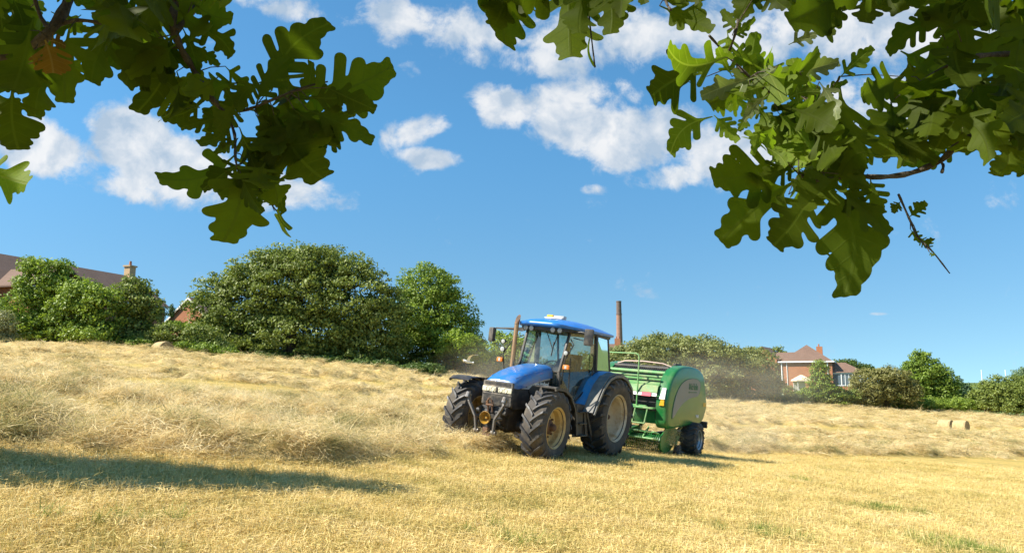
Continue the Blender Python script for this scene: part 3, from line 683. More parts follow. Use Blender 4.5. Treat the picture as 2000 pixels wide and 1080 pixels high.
window(hr_, W2 + .03, -2, he - 1.9, 1.3, 1.2, 2, R(90)); window(hr_, W2 + .03, 2, he - 1.9, 1.3, 1.2, 2, R(90))
# conservatory, joined to the house's right flank
cxl = at(1627, 728, DH).x - cx; cxr = at(1676, 728, DH).x - cx; ze = at(1650, 729, DH).z - zg; zs = at(1650, 753, DH).z - zg
a = MB(); a.box(((W2 + cxr) / 2, -2.2, zs / 2), (cxr - W2 - .02, 4.6, zs)); a.build('conservatory_base', brick, hr_, smooth=False)
n_ = 6; f = MB()
for i in range(n_ + 1):
    x_ = cxl + .9 + (cxr - cxl - .9) * i / n_; f.bar((x_, -4.5, zs), (x_, -4.5, ze), .16 if i in (0, 3, n_) else .1)
f.bar((W2, -4.5, ze), (cxr + .1, -4.5, ze), .16, .22); f.bar((W2, -4.5, zs + .03), (cxr + .1, -4.5, zs + .03), .16, .14); f.bar((cxr, -4.5, ze), (cxr, .1, ze), .14, .2); f.bar((cxr, .1, zs), (cxr, .1, ze), .12); f.bar((cxr, -2.2, zs), (cxr, -2.2, ze), .12)
cf = f.build('conservatory_frame', white, hr_, smooth=False)
g = MB(); g.add([(W2, -4.48, zs), (cxr, -4.48, zs), (cxr, -4.48, ze), (W2, -4.48, ze), (cxr - .02, .1, zs), (cxr - .02, .1, ze)], [(0, 1, 2, 3), (1, 4, 5, 2)]); g.build('pane', glass_b, cf, smooth=False)
t = MB(); zt = ze + 2.0; t.add([(W2, -4.8, ze + .12), (cxr + .35, -4.8, ze + .12), (cxr + .35, .3, ze + .12), (W2, .3, ze + .12), (W2, -2.2, zt), (cxr - 3.0, -2.2, zt)], [(0, 1, 5, 4), (1, 2, 5), (2, 3, 4, 5), (0, 4, 3), (0, 3, 2, 1)])
t.build('conservatory_roof', tile, hr_, smooth=False)
# house behind, left
b = at(1512, 720, 158)
h3 = thing('brick_house', 'smaller brown-roofed house partly hidden behind and left of the hipped house', 'house', (b.x, b.y + 4, -6), (0, 0, R(-30)))
gable(h3, 5.6, 9, at(1500, 701, 158).z + 6, 2.5, .4)
w3 = MB(); w3.box((5.3, .5, (at(1500, 701, 158).z + 6) / 2), (5.0, 6, at(1500, 701, 158).z + 6)); w3.build('wing', brick, h3, smooth=False)
w3 = MB(); hz = at(1500, 701, 158).z + 6
w3.prism([(-3.4, hz - .1), (.5, hz + 1.5), (4.2, hz - .1)], 2.0, 8.4, 'yz'); w3.build('wing_roof', tile, h3, smooth=False)
# summer house with a pale tent roof
b = at(1569, 748, 128)
s_ = thing('summer_house', 'small garden pavilion with a pale pyramid roof below the brick wall', 'pavilion', (b.x - .3, b.y, b.z - 1.6))
for i in (-1, 1):
    for j in (-1, 1):
        a = MB(); a.bar((i * 1.0, j * 1.0, 0), (i * 1.0, j * 1.0, 2.0), .1); a.build('post', white_m, s_)
a = MB(); a.box((0, 1.0, 1.0), (1.9, .05, 1.9)); a.build('back_panel', white_m, s_, smooth=False)
a = MB(); a.loft([[(-1.35, -1.35, 1.95), (1.35, -1.35, 1.95), (1.35, 1.35, 1.95), (-1.35, 1.35, 1.95)], [(-1.3, -1.3, 2.15), (1.3, -1.3, 2.15), (1.3, 1.3, 2.15), (-1.3, 1.3, 2.15)], [(-.1, -.1, 3.0), (.1, -.1, 3.0), (.1, .1, 3.0), (-.1, .1, 3.0)]]); a.build('canopy', mat('cream_canvas', (.72, .58, .42), .8), s_, smooth=False)
# factory chimney
DC = 400; b = at(1210.5, 690, DC); top = at(1210, 588, DC).z
fc = thing('factory_chimney', 'tall slender brick factory chimney rising behind the tractor cab', 'chimney', (b.x, b.y, -9))
H = top + 9; c = MB(); pr = [(2.2, 0), (2.15, 8), (1.78, 24), (1.45, H - 7.5), (1.45, H - 7.4)]
c.lathe(pr, 24, 'z'); c.build('shaft', brick_mat('chimney_brick', (.36, .18, .12), (.30, .15, .10), (.25, .2, .16), 4), fc)
c = MB(); c.lathe([(1.5, H - 7.5), (1.62, H - 7.3), (1.62, H - 7.0), (1.42, H - 6.9), (1.34, H - .6), (1.44, H - .5), (1.44, H), (1.1, H), (1.1, H - 3)], 24, 'z'); c.build('crown_band', brick_mat('soot_brick', (.16, .10, .08), (.13, .09, .075), (.2, .16, .13), 4), fc)
# cottage at the chimney's foot
DCo = 205; b = at(1198, 690, DCo)
cg = thing('brick_cottage', 'grey roofed brick cottage with a stubby chimney stack at the foot of the tall chimney', 'house', (b.x - 1.2, b.y + 3, -6), (0, 0, R(80)))
zz = at(1190, 700, DCo).z + 6; gable(cg, 7, 9, zz, (700 - 672) / FPX * DCo, .3)
c = MB(); c.box((0, -2.8, zz + 4.3), (.9, 1.6, 2.6)); c.build('chimney', brick, cg, smooth=False)
c = MB()
for k in (-.4, .3): c.tube([(0, -2.8 + k, zz + 5.6), (0, -2.8 + k, zz + 6.2)], [.2, .15], 8)
c.build('chimney_pot', pot, cg)
# goal posts
b0 = at(1921.5, 780, 172); zt = at(1921, 722, 172).z; x2 = at(1968.5, 780, 172).x
rp = thing('goal_posts', 'pair of tall white rugby goal posts beyond the dark bush on the right', 'goal posts', (b0.x, b0.y, -7))
for xx in (0, x2 - b0.x):
    c = MB(); c.tube([(xx, 0, -.3), (xx, 0, zt + 7)], [.10, .085], 10); c.build('post', white, rp)
c = MB(); c.tube([(0, 0, 3), (x2 - b0.x, 0, 3)], .05, 8); c.build('crossbar', white, rp)
# round bales
bale_m = mat('bale_straw', (.50, .38, .20), .9, c2=(.34, .25, .12), scale=9, bump=.7, bscale=40)
bale_end = mat('bale_end', (.40, .29, .15), .95, c2=(.26, .19, .10), scale=14, bump=.8, bscale=50)
def bale(X, D, rz, label, sink=.1, r0=.64, L=1.2):
    root = thing('round_bale', label, 'hay bale', (X, D, float(gz(X, D)) - sink), (0, 0, rz), 'round hay bales left on the field')
    a = MB(); n = 36; rings = []
    for j, (k, q) in enumerate([(-.5, .93), (-.47, .985), (-.3, 1), (-.1, 1.01), (.1, 1.0), (.3, 1.01), (.47, .985), (.5, .93)]):
        rings.append([(k * L, r0 * q * (1 + .012 * math.sin(7 * t_ + j)) * math.cos(t_), r0 + r0 * q * .97 * (1 + .012 * math.sin(5 * t_)) * math.sin(t_)) for t_ in [2 * math.pi * i / n for i in range(n)]])
    a.loft(rings, True, False); a.build('bale_wrap', bale_m, root)
    for s in (-1, 1):
        e = MB(); e.lathe([(0, 0), (r0 * .2, -.03 * s), (r0 * .4, 0), (r0 * .6, .02 * s), (r0 * .8, 0), (r0 * .93, .005 * s)], n, 'x', (s * L * .497, 0, r0)); e.build('bale_end', bale_end, root)
    V, F, t = strands(900, .1, .06, .22, .012, .4, .1, rs=5); V = V.reshape(900, -1, 3); q = np.random.default_rng(3); th = q.uniform(0, 6.28, 900); xx = q.uniform(-.5, .5, 900) * L
    V = V * .5 + np.stack([xx, r0 * np.cos(th), r0 + r0 * np.sin(th)], 1)[:, None]; mesh_np('loose_straw', V.reshape(-1, 3), F, hay_m, root, attrs={'tone': ('FACE', t)})
for px, D, rz, lb, sk in ((320, 57.5, R(-35), 'round hay bale half hidden in hay below the left hedge', .5), (1861, 76, R(-52), 'rightmost round hay bale of the pair with a dark flat end, far on the right', .02), (1832, 78, R(-52), 'round hay bale left of the other bale in the pair, blending into the hay', .06)):
    bale((px - 1000) / FPX * D, D, rz, lb, sk)
# gull
DG = 42; p = at(914, 707, DG)
gm = mat('gull_white', (.80, .79, .76), .7); gg = mat('gull_wing_grey', (.42, .43, .45), .7, c2=(.5, .5, .5))
gu = thing('seagull', 'white gull gliding low with raised wings left of the tractor', 'bird', p, (R(14), R(-6), R(215)))
a = MB(); a.tube([(-.34, 0, .0), (-.26, 0, .0), (-.12, 0, 0), (.05, 0, .01), (.17, 0, .03), (.235, 0, .045), (.27, 0, .035), (.31, 0, .025)], [.07, .03, .062, .078, .055, .043, .03, .008], 10)
for s in (-1, 1):
    secs = []
    for (y, x, z, ch_, th) in ((.03, .0, .03, .20, .03), (.16, .04, .14, .19, .024), (.30, .06, .22, .17, .018), (.45, .02, .26, .12, .012), (.62, -.08, .25, .07, .008), (.78, -.2, .22, .012, .004)):
        secs.append([(x + ch_ * .5, s * y, z), (x, s * y, z + th), (x - ch_ * .5, s * y, z), (x, s * y, z - th * .4)])
    a.loft(secs)
gb = a.build('body', gm, gu)
a = MB(); a.tube([(.29, 0, .03), (.345, 0, .015)], [.012, .004], 6); a.build('beak', mat('beak_yellow', (.7, .45, .05), .5), gu)
# ---------------------------------------------------------------- tractor (x forward, y to its left, z up; origin on the ground below the rear axle)
blue = mat('blue_paint', (.018, .15, .46), .28, dirt=(.20, .19, .16), dscale=3.0, damt=.45, coat=.5)
blue_in = mat('blue_fender_paint', (.03, .26, .54), .35, dirt=(.35, .30, .2), dscale=3.5, damt=.35)
roof_b = mat('blue_roof', (.02, .17, .54), .35, dirt=(.2, .3, .5), dscale=2, damt=.3)
blk = mat('black_plastic', (.022, .022, .024), .5, dirt=(.17, .145, .11), dscale=5, damt=.6)
blk2 = mat('black_iron', (.014, .014, .016), .55, dirt=(.09, .075, .055), dscale=7, damt=.7)
grl = mat('dusty_grille', (.05, .047, .045), .6, dirt=(.30, .25, .19), dscale=6, damt=.85)
rub = mat('tyre_rubber', (.040, .040, .044), .5, dirt=(.15, .135, .115), dscale=5, damt=.7, bump=.15, bscale=25)
rub_d = mat('tyre_sidewall', (.055, .048, .042), .8, dirt=(.15, .125, .095), dscale=3, damt=.85)
rimw = mat('cream_rim', (.64, .54, .38), .5, dirt=(.40, .22, .06), dscale=3.2, damt=.75)
rimy = mat('yellowed_rim', (.60, .43, .18), .5, dirt=(.32, .17, .05), dscale=4, damt=.7)
rust = mat('rust', (.16, .08, .04), .8, c2=(.08, .05, .035), scale=12)
steel = mat('worn_steel', (.25, .24, .23), .45, .7, dirt=(.14, .10, .07), dscale=8, damt=.7)
exh = mat('exhaust_pipe', (.48, .30, .17), .38, .75, dirt=(.25, .16, .10), dscale=5, damt=.5)
chrome = mat('mirror_glass', (.6, .62, .65), .05, 1.0)
lampg = mat('lamp_glass', (.42, .43, .41), .12, spec=.8)
amber = mat('amber_lens', (.85, .22, .03), .3)
yel = mat('yellow_plastic', (.62, .36, .02), .4)
cream = mat('headlight_lens', (.66, .62, .46), .2, spec=.8)
seatm = mat('dark_fabric', (.03, .03, .035), .9)
orange_l = mat('red_lens', (.7, .03, .02), .3)
decal = mat('silver_decal', (.48, .49, .50), .4, dirt=(.3, .27, .22), dscale=8, damt=.5)
letter = mat('white_lettering', (.75, .75, .72), .5)
gm_ = bpy.data.materials.new('cab_glass'); gm_.use_nodes = True; _n2 = NT(gm_.node_tree); gm_.node_tree.nodes.clear()
tr_ = _n2.n('ShaderNodeBsdfTransparent'); tr_.inputs[0].default_value = (.62, .74, .70, 1); gl_ = _n2.n('ShaderNodeBsdfGlossy'); gl_.inputs['Roughness'].default_value = .04; gl_.inputs[0].default_value = (.9, .95, 1, 1)
fr_ = _n2.n('ShaderNodeFresnel'); fr_.inputs[0].default_value = 1.5; df_ = _n2.n('ShaderNodeBsdfDiffuse'); df_.inputs[0].default_value = (.42, .42, .36, 1)
m1 = _n2.n('ShaderNodeMixShader'); _n2.l(_n2.math('MULTIPLY_ADD', fr_.outputs[0], 1.0, .03, clamp=True), m1.inputs[0]); _n2.l(tr_.outputs[0], m1.inputs[1]); _n2.l(gl_.outputs[0], m1.inputs[2])
m2 = _n2.n('ShaderNodeMixShader'); tco_ = _n2.n('ShaderNodeTexCoord').outputs['Object']; _n2.l(_n2.mr(_n2.noise(tco_, 2.6, 6, .65),   .42, .72, .03, .22), m2.inputs[0]); _n2.l(m1.outputs[0], m2.inputs[1]); _n2.l(df_.outputs[0], m2.inputs[2])
o_ = _n2.n('ShaderNodeOutputMaterial'); _n2.l(m2.outputs[0], o_.inputs[0]); glass = gm_

def tyre(name, Rr, W, rimR, nlug, parent, lh=.045, lw=.062, sweep=.30, lat=1.0, mats=None, rib=False):
    """W tyre width; bars swept from the centre line to the shoulder"""
    t = MB(); Rc = Rr - lh; h = W / 2
    prof = [(rimR - .02, -h * .74), (rimR + .03, -h * .86), (rimR + (Rc - rimR) * .45, -h * 1.0), (Rc - .10, -h * .97), (Rc - .035, -h * .86), (Rc - .005, -h * .5), (Rc, 0),
            (Rc - .005, h * .5), (Rc - .035, h * .86), (Rc - .10, h * .97), (rimR + (Rc - rimR) * .45, h * 1.0), (rimR + .03, h * .86), (rimR - .02, h * .74)]
    t.lathe(prof, 56, 'y', closed=True)
    t2 = MB()
    for s in (-1, 1):
        for k in range(nlug):
            a0 = 2 * math.pi * (k + (.5 if s > 0 else 0)) / nlug; rings = []
            for j in range(7):
                u = j / 6; y = s * (-.03 * W + u * (h * 1.03 + .03 * W)); a = a0 + sweep * (u ** .85)
                rb = Rc - .02 - (.05 + .0 * u) * max(0, (u - .72) / .28) ** 1.5 - .012; rt = Rr - .012 * u - .085 * max(0, (u - .84) / .16) ** 1.4 * (1 if not rib else .5)
                w_ = lw * (1.15 - .1 * u) / Rr / 2; w2 = w_ * .72
                rings.append([(rb * math.cos(a - w_), y, rb * math.sin(a - w_)), (rt * math.cos(a - w2), y, rt * math.sin(a - w2)), (rt * math.cos(a + w2), y, rt * math.sin(a + w2)), (rb * math.cos(a + w_), y, rb * math.sin(a + w_))])
            t2.loft(rings)
    t.cur = 1; t.add(t2.v, t2.f)
    return t.build(name, [rub_d, rub], parent, ang=45)
def wheel(root, name, x, y, z, Rr, W, rimR, nlug, side, rm, dish, hubR, nb, steer=0, hubm=rust, lugs=1, tyre_kw={}):
    """side +1: outer face towards +y"""
    h = W / 2; s = 1
    p = [(rimR + .015, h * .80), (rimR + .03, h * .86), (rimR + .022, h * .9), (rimR - .005, h * .82), (rimR - .03, h * .60), (rimR - .05, h * .50), (rimR - .055, h * .1), (rimR - .075, h * (.1 - dish * .4)), (rimR * .62, h * (.05 - dish * .9)), (rimR * .45, h * (.1 - dish * .55)), (hubR * 1.02, h * (.12 - dish * .5)), (0.02, h * (.12 - dish * .5))]
    q = [(rimR + .015, -h * .80), (rimR + .02, -h * .86), (rimR - .01, -h * .82), (rimR - .04, -h * .5), (rimR - .05, h * .1)]
    a = MB(); a.lathe(p, 48, 'y'); a.lathe(q, 48, 'y')
    o = a.build(name, rm, root, ang=30); o.location = (x, y, z); o.rotation_euler = (0, 0, (math.pi if side < 0 else 0) + steer)
    t = tyre('tyre', Rr, W, rimR, nlug, o, **tyre_kw)
    if side < 0: t.scale = (-1, 1, 1)
    hb = MB(); y0 = h * (.12 - dish * .5)
    hb.lathe([(hubR, y0 - .01), (hubR, y0 + .05), (hubR * .8, y0 + .08), (hubR * .55, y0 + .09), (hubR * .5, y0 + .16), (hubR * .3, y0 + .19), (0.005, y0 + .19)], 24, 'y')
    for k in range(nb):
        a_ = 2 * math.pi * k / nb; hb.tube([(hubR * 1.35 * math.cos(a_), y0, hubR * 1.35 * math.sin(a_)), (hubR * 1.35 * math.cos(a_), y0 + .05, hubR * 1.35 * math.sin(a_))], .02, 6)
    hb.build('hub', hubm, o)
    return o
from mathutils import Matrix as MX
T_O, T_YAW, T_P, T_R = (1.33, 18.54, -1.64), 238.0, -.0327, -.1148
tr = thing('tractor', 'blue tractor with dusty black tyres and a glazed cab pulling the green baler', 'tractor', T_O, (T_R, T_P, R(T_YAW)))
WB = 2.85
RT = dict(lh=.055, lw=.075, sweep=.27); FT = dict(lh=.05, lw=.062, sweep=.36)
wheel(tr, 'rear_wheel', 0, .98, .93, .93, .62, .53, 21, 1, rimw, 1.0, .12, 8, tyre_kw=RT)
wheel(tr, 'rear_wheel', 0, -.98, .93, .93, .62, .53, 21, -1, rimw, 1.0, .12, 8, tyre_kw=RT)
wheel(tr, 'front_wheel', WB, .96, .745, .745, .52, .40, 19, 1, rimy, .1, .15, 8, steer=R(2), tyre_kw=FT)
wheel(tr, 'front_wheel', WB, -.98, .745, .745, .52, .40, 19, -1, rimy, .1, .15, 8, steer=R(2), tyre_kw=FT)
# hood
def sec(x, zt, w_, zb, e=.0):
    """rounded top cross-section, open at the bottom"""
    pts = []
    for k in range(17):
        t = math.pi * k / 16; cx_, sz = math.cos(t), math.sin(t)
        yy_ = w_ * math.copysign(abs(cx_) ** .55, cx_); zz_ = zb + (zt - zb) * abs(sz) ** .62
        pts.append((x, yy_, zz_))
    return pts
hx = [(3.34, 1.555, .35, 1.44), (3.31, 1.60, .37, 1.44), (3.18, 1.69, .385, 1.43), (2.95, 1.79, .39, 1.47), (2.6, 1.88, .395, 1.57), (2.2, 1.95, .40, 1.66), (1.95, 1.985, .405, 1.70), (1.82, 1.99, .405, 1.71)]
a = MB(); a.loft([sec(x, zt, w_, zb) for x, zt, w_, zb in hx], closed=True, caps=True); hood = a.build('hood', blue, tr, ang=50)
a = MB()   # hood seam ridge
a.tube([(3.2, .30, 1.645), (2.9, .33, 1.73), (2.4, .35, 1.83), (1.9, .36, 1.9)], .008, 6); a.tube([(3.2, -.30, 1.645), (2.9, -.33, 1.73), (2.4, -.35, 1.83), (1.9, -.36, 1.9)], .008, 6)
a.build('hood_crease', blue, hood)
# dark sides below the hood, with grille nose
a = MB(); poly = [(3.36, 1.55), (3.36, 1.08), (3.25, 1.0), (2.5, 1.02), (1.9, 1.10), (1.8, 1.3), (1.82, 1.72), (2.2, 1.67), (2.6, 1.58), (2.95, 1.49), (3.2, 1.46)]
a.prism(poly, -.355, .355, 'xz'); a.build('engine_cowl', blk, tr, bevel=.015)
a = MB(); a.box((3.345, 0, 1.30), (.09, .735, .50), bev=.03); gf = a.build('grille', grl, tr)
a = MB()
for k in range(7): a.box((3.392, 0, 1.085 + k * .026), (.012, .62, .008))
for k in range(3): a.box((3.392, 0, 1.475 + k * .022), (.012, .64, .008))
a.box((3.392, 0, 1.27), (.016, .70, .012)); a.build('grille_slats', blk, gf, smooth=False)
for s in (-1, 1):
    a = MB(); a.box((3.392, s * .195, 1.375), (.03, .335, .105), bev=.02); hl_ = a.build('headlight', cream, tr)
    a = MB()
    for q in (.08, .2): a.lathe([(.0, 0), (.035, .002), (.042, .012), (.046, .012)], 18, 'x', (3.402, s * (q + .02), 1.375))
    a.build('reflector', chrome, hl_)
a = MB(); a.box((3.4, 0, 1.375), (.035, .06, .085), bev=.01); a.build('badge', blk2, tr)
# side decal with lettering
for s in (-1, 1):
    a = MB(); yq = s * .372
    a.prism([(3.04, 1.44), (2.96, 1.495), (2.8, 1.55), (2.55, 1.60), (2.2, 1.66), (1.86, 1.70), (1.86, 1.675), (2.35, 1.60), (2.62, 1.52), (2.74, 1.44)], yq - s * .02, yq + s * .004, 'xz'); a.build('swoosh', decal, tr)
    a = MB(); a.prism([(2.74, 1.43), (2.62, 1.518), (2.35, 1.598), (1.86, 1.673), (1.84, 1.30), (2.6, 1.24)], yq - s * .02, yq + s * .003, 'xz'); a.build('side_panel', blk2, tr)
    M = Matrix.Translation((2.24, yq + s * .006, 1.565)) @ Matrix.Rotation(R(-s*0), 4, 'Y') @ Matrix(((-s, 0, 0, 0), (0, 0, s, 0), (0, 1, 0, 0), (0, 0, 0, 1)))
    text_mesh('lettering', 'New Holland', .12, letter, tr, M)
    M = Matrix.Translation((2.87, yq + s * .007, 1.49)) @ Matrix(((-s, 0, 0, 0), (0, 0, s, 0), (0, 1, 0, 0), (0, 0, 0, 1)))
    text_mesh('model_number', 'TM', .055, blk2, tr, M)
# chassis, engine, axles
a = MB(); a.box((2.3, 0, .84), (1.9, .56, .56), bev=.05); a.box((1.2, 0, .85), (1.5, .52, .5), bev=.05); a.box((.1, 0, .95), (1.0, .6, .62), bev=.08); a.box((2.1, .28, 1.0), (.5, .14, .34), bev=.03); a.box((2.6, -.26, .98), (.4, .12, .3), bev=.03)
for k in range(4): a.cyl((1.9 + k * .18, .30, 1.02), (1.9 + k * .18, .36, 1.02), .055, 10)
a.build('engine_block', blk2, tr)
a = MB(); a.tube([(WB, -.72, .72), (WB, -.4, .66), (WB, 0, .62), (WB, .4, .66), (WB, .72, .72)], [.13, .10, .15, .10, .13], 12); a.tube([(WB - .28, -.62, .68), (WB - .28, .62, .68)], .035, 8); a.build('front_axle', blk2, tr)
a = MB(); a.tube([(0, -.75, .93), (0, -.3, .93), (0, .3, .93), (0, .75, .93)], [.16, .22, .22, .16], 14); a.build('rear_axle', blk2, tr)
# front linkage
a = MB(); a.box((3.42, 0, .86), (.22, .52, .36), bev=.03); a.box((3.5, 0, .66), (.2, .34, .2), bev=.03); a.box((3.3, 0, .95), (.3, .62, .16), bev=.03); a.cyl((3.5, -.36, .92), (3.5, .36, .92), .05, 12)
for s in (-1, 1): a.cyl((3.45, s * .2, .62), (3.56, s * .26, 1.0), .035, 10)
lk = a.build('front_linkage', blk2, tr)
for s in (-1, 1):
    a = MB(); pts = [(3.72, s * .45, 1.20), (3.74, s * .42, 1.08), (3.72, s * .24, .80), (3.68, s * .21, .52)]
    for p, q in zip(pts, pts[1:]): a.bar(p, q, .035, .075, up=(1, 0, 0))
    a.tube([(3.70, s * .45, 1.20), (3.78, s * .45, 1.24), (3.80, s * .45, 1.16)], .045, 8); a.tube([(3.5, s * .25, .80), (3.72, s * .25, .80)], .035, 8); a.tube([(3.66, s * .21 - .05, .52), (3.66, s * .21 + .05, .52)], .05, 10)
    a.build('lift_arm', steel, tr)
a = MB(); a.bar((3.55, -.05, .92), (3.62, -.05, 1.16), .03, .04); a.bar((3.55, .05, .92), (3.62, .05, 1.16), .03, .04); a.bar((3.60, -.09, 1.10), (3.64, 0, 1.2), .03); a.bar((3.60, .09, 1.10), (3.64, 0, 1.2), .03); a.cyl((3.6, -.09, 1.06), (3.6, .09, 1.06), .025, 8); a.build('top_link_bracket', rust, tr)
a = MB(); a.lathe([(.075, 0), (.085, .02), (.125, .12), (.132, .13), (.125, .135), (.118, .12), (.08, .03), (.02, .02)], 24, 'x', (3.6, .0, .80)); a.lathe([(.02, .0), (.022, .09), (.0, .09)], 10, 'x', (3.6, 0, .80)); a.build('pto_guard', mat('worn_yellow_plastic', (.34, .19, .02), .5, dirt=(.10, .07, .03), dscale=14, damt=.7), tr)
a = MB(); a.box((3.62, 0, .56), (.12, .12, .1), bev=.01); a.box((3.64, .02, .47), (.05, .2, .06)); a.build('tow_hitch', rust, tr)
a = MB()
for s in (-1, 1): a.tube([(3.44, s * .12, .98), (3.58, s * .16, .9), (3.6, s * .22, .7), (3.45, s * .3, .62)], .016, 6)
a.build('hose', blk2, tr)
# front fenders
for s in (-1, 1):
    path = [(WB + .22, 1.555), (WB + .1, 1.575), (WB - .22, 1.55), (WB - .50, 1.43), (WB - .74, 1.18), (WB - .86, .92), (WB - .93, .60)] if s > 0 else [(WB + .62, 1.49), (WB + .5, 1.55), (WB + .2, 1.57), (WB - .22, 1.55), (WB - .50, 1.43), (WB - .74, 1.18), (WB - .84, .95)]
    a = MB(); a.strip(path, s * .70, s * 1.20, .02); a.strip([(p[0], p[1] - .02) for p in path], s * 1.18, s * 1.215, .045); a.bar((WB - .1, s * .7, 1.57), (WB - .1, s * .55, .85), .05); a.box((WB - .62, s * .62, 1.0), (.5, .3, .7), bev=.05); a.bar((WB - .1, s * .66, 1.0), (WB - .1, s * .9, 1.54), .04)
    a.build('front_fender', blk, tr)
# cab
FW = .53; MW = .76; BW = .72
ZF = 1.44; ZT = 2.80
Atop = lambda s: (1.50, s * .56, ZT); Abot = lambda s: (1.78, s * .53, 1.86); Alow = lambda s: (1.72, s * .56, 1.30)
Btop = lambda s: (.60, s * .78, ZT); Bbot = lambda s: (.52, s * .80, 1.97)
Ctop = lambda s: (-.22, s * .70, ZT - .02); Cbot = lambda s: (-.45, s * .72, 1.98)
for s in (-1, 1):
    a = MB()
    for p, q, w_ in ((Atop(s), Abot(s), .055), (Abot(s), Alow(s), .06), (Btop(s), Bbot(s), .085), (Ctop(s), Cbot(s), .05)): a.bar(p, q, w_, w_, bev=.012)
    a.bar(Atop(s), Btop(s), .05); a.bar(Btop(s), Ctop(s), .05); a.bar(Cbot(s), Bbot(s), .05)
    a.bar(Bbot(s), (1.05, s * .80, 1.45), .035); a.bar((1.05, s * .80, 1.45), (1.35, s * .74, 1.24), .035); a.bar((1.35, s * .74, 1.24), Alow(s), .04)
    a.build('cab_pillar', blk, tr)
    g = MB(); A1, A2, A3, B1, B2 = [Vector(v) for v in (Atop(s), Abot(s), Alow(s), Btop(s), Bbot(s))]
    o = Vector((0, s * .012, 0)); g.add([A1 + o, A2 + o, A3 + o, Vector((1.35, s * .75, 1.25)), Vector((1.05, s * .81, 1.45)), B2 + o, B1 + o], [tuple(range(7))])
    dr = g.build('door_glass', glass, tr, smooth=False)
    h_ = MB(); h_.tube([(.72, s * .80, 1.98), (.70, s * .83, 2.05), (.72, s * .83, 2.3), (.78, s * .80, 2.36)], .014, 6); h_.box((.70, s * .82, 1.93), (.05, .03, .14), bev=.01); h_.build('door_handle', blk2, dr)
    g = MB(); g.add([Vector(v) + o * .5 for v in (Btop(s), Bbot(s), Cbot(s), Ctop(s))], [(0, 1, 2, 3)]); g.build('side_window', glass, tr, smooth=False)
def bow(p, q, k=.09, n=10, dirv=(1, 0, 0)):
    return [Vector(p).lerp(Vector(q), i / n) + Vector(dirv) * k * math.sin(math.pi * i / n) for i in range(n + 1)]
g = MB(); g.loft([bow(Atop(-1), Atop(1)), bow(Abot(-1), Abot(1))], closed=False, caps=False); g.build('windscreen', glass, tr)
g = MB(); g.loft([bow(Abot(-1), Abot(1), .09), bow(Alow(-1), Alow(1), .05)], closed=False, caps=False); g.build('lower_windscreen', glass, tr)
for A_ in (Abot, Atop):
    a = MB(); a.tube(bow(A_(-1), A_(1), .095), .018, 6); a.build('windscreen_rail', blk, tr)
g = MB(); g.add([Ctop(-1), Cbot(-1), Cbot(1), Ctop(1)], [(0, 1, 2, 3)]); g.build('rear_window', glass, tr, smooth=False)
a = MB(); a.box((.75, 0, 1.22), (1.9, 1.1, .10)); a.box((-.35, 0, 1.62), (.12, 1.35, .72)); a.box((.2, .55, 1.6), (.9, .28, .5), bev=.05); a.box((.2, -.55, 1.6), (.9, .28, .5), bev=.05); a.box((1.62, 0, 1.5), (.2, .9, .6), bev=.05); a.build('cab_floor', blk2, tr)
a = MB(); a.box((1.50, 0, 1.83), (.34, .72, .2), bev=.08); a.build('dashboard', blk2, tr)
a = MB(); 
st_c = Vector((1.22, 0, 1.93)); ring = [st_c + Vector((.09 * -math.sin(t) * .9, .2 * math.cos(t), .17 * math.sin(t))) for t in [2 * math.pi * k / 20 for k in range(21)]]
a.tube(ring, .016, 6, caps=False); a.bar(st_c, (1.36, 0, 1.72), .04); a.bar(ring[0], ring[10], .02); a.build('steering_wheel', blk2, tr)
a = MB(); a.box((.45, 0, 1.62), (.5, .5, .14), bev=.05); a.box((.20, 0, 1.98), (.14, .48, .66), rot=(0, R(-8), 0), bev=.05); a.box((.4, 0, 1.42), (.34, .34, .3), bev=.03); a.build('seat', seatm, tr)
# roof
def rsec(x, w_, zt, zb, n=13):
    top = []
    for k in range(n):
        u = -1 + 2 * k / (n - 1); top.append((x - .10 * (1 - u * u) * 0, w_ * u, zt - (zt - zb - .05) * abs(u) ** 3.2))
    return top + [(x, w_ * .985, zb), (x, w_ * .9, zb - .012)] + [(x, -w_ * .9, zb - .012), (x, -w_ * .985, zb)]
rs_ = [(1.92, .40, 2.925, 2.89), (1.88, .56, 2.965, 2.87), (1.74, .68, 3.01, 2.85), (1.45, .80, 3.05, 2.84), (1.0, .86, 3.07, 2.835), (.5, .86, 3.06, 2.83), (0.0, .83, 3.03, 2.83), (-.35, .79, 2.98, 2.83), (-.52, .72, 2.93, 2.84), (-.56, .66, 2.90, 2.85)]
a = MB(); a.loft([rsec(*q) for q in rs_]); rf_ = a.build('cab_roof', roof_b, tr, ang=60)
a = MB(); a.prism([(1.76, -.50), (1.70, -.62), (1.4, -.73), (.5, -.79), (-.3, -.73), (-.48, -.6), (-.48, .6), (-.3, .73), (.5, .79), (1.4, .73), (1.70, .62), (1.76, .50)], 2.77, 2.845, 'xy'); a.build('roof_liner', blk, rf_, bevel=.01)
for y in (-.47, -.31, .26, .43):
    a = MB(); xx = 1.80 - abs(y) * .12
    a.tube([(xx - .06, y, 2.79), (xx, y, 2.79), (xx + .02, y, 2.79)], [.05, .068, .066], 16); b_ = a.build('work_light', blk, tr)
    a = MB(); a.lathe([(0, .012), (.04, .009), (.058, 0)], 16, 'x', (xx + .021, y, 2.79)); a.build('lens', lampg, b_)
a = MB(); a.box((1.25, 0, 3.085), (.24, .46, .03), bev=.01); a.build('beacon_base', white, tr)
a = MB(); a.box((1.25, -.12, 3.125), (.16, .16, .075), bev=.03); a.build('beacon', mat('beacon_amber', (.9, .5, .05), .2), tr)
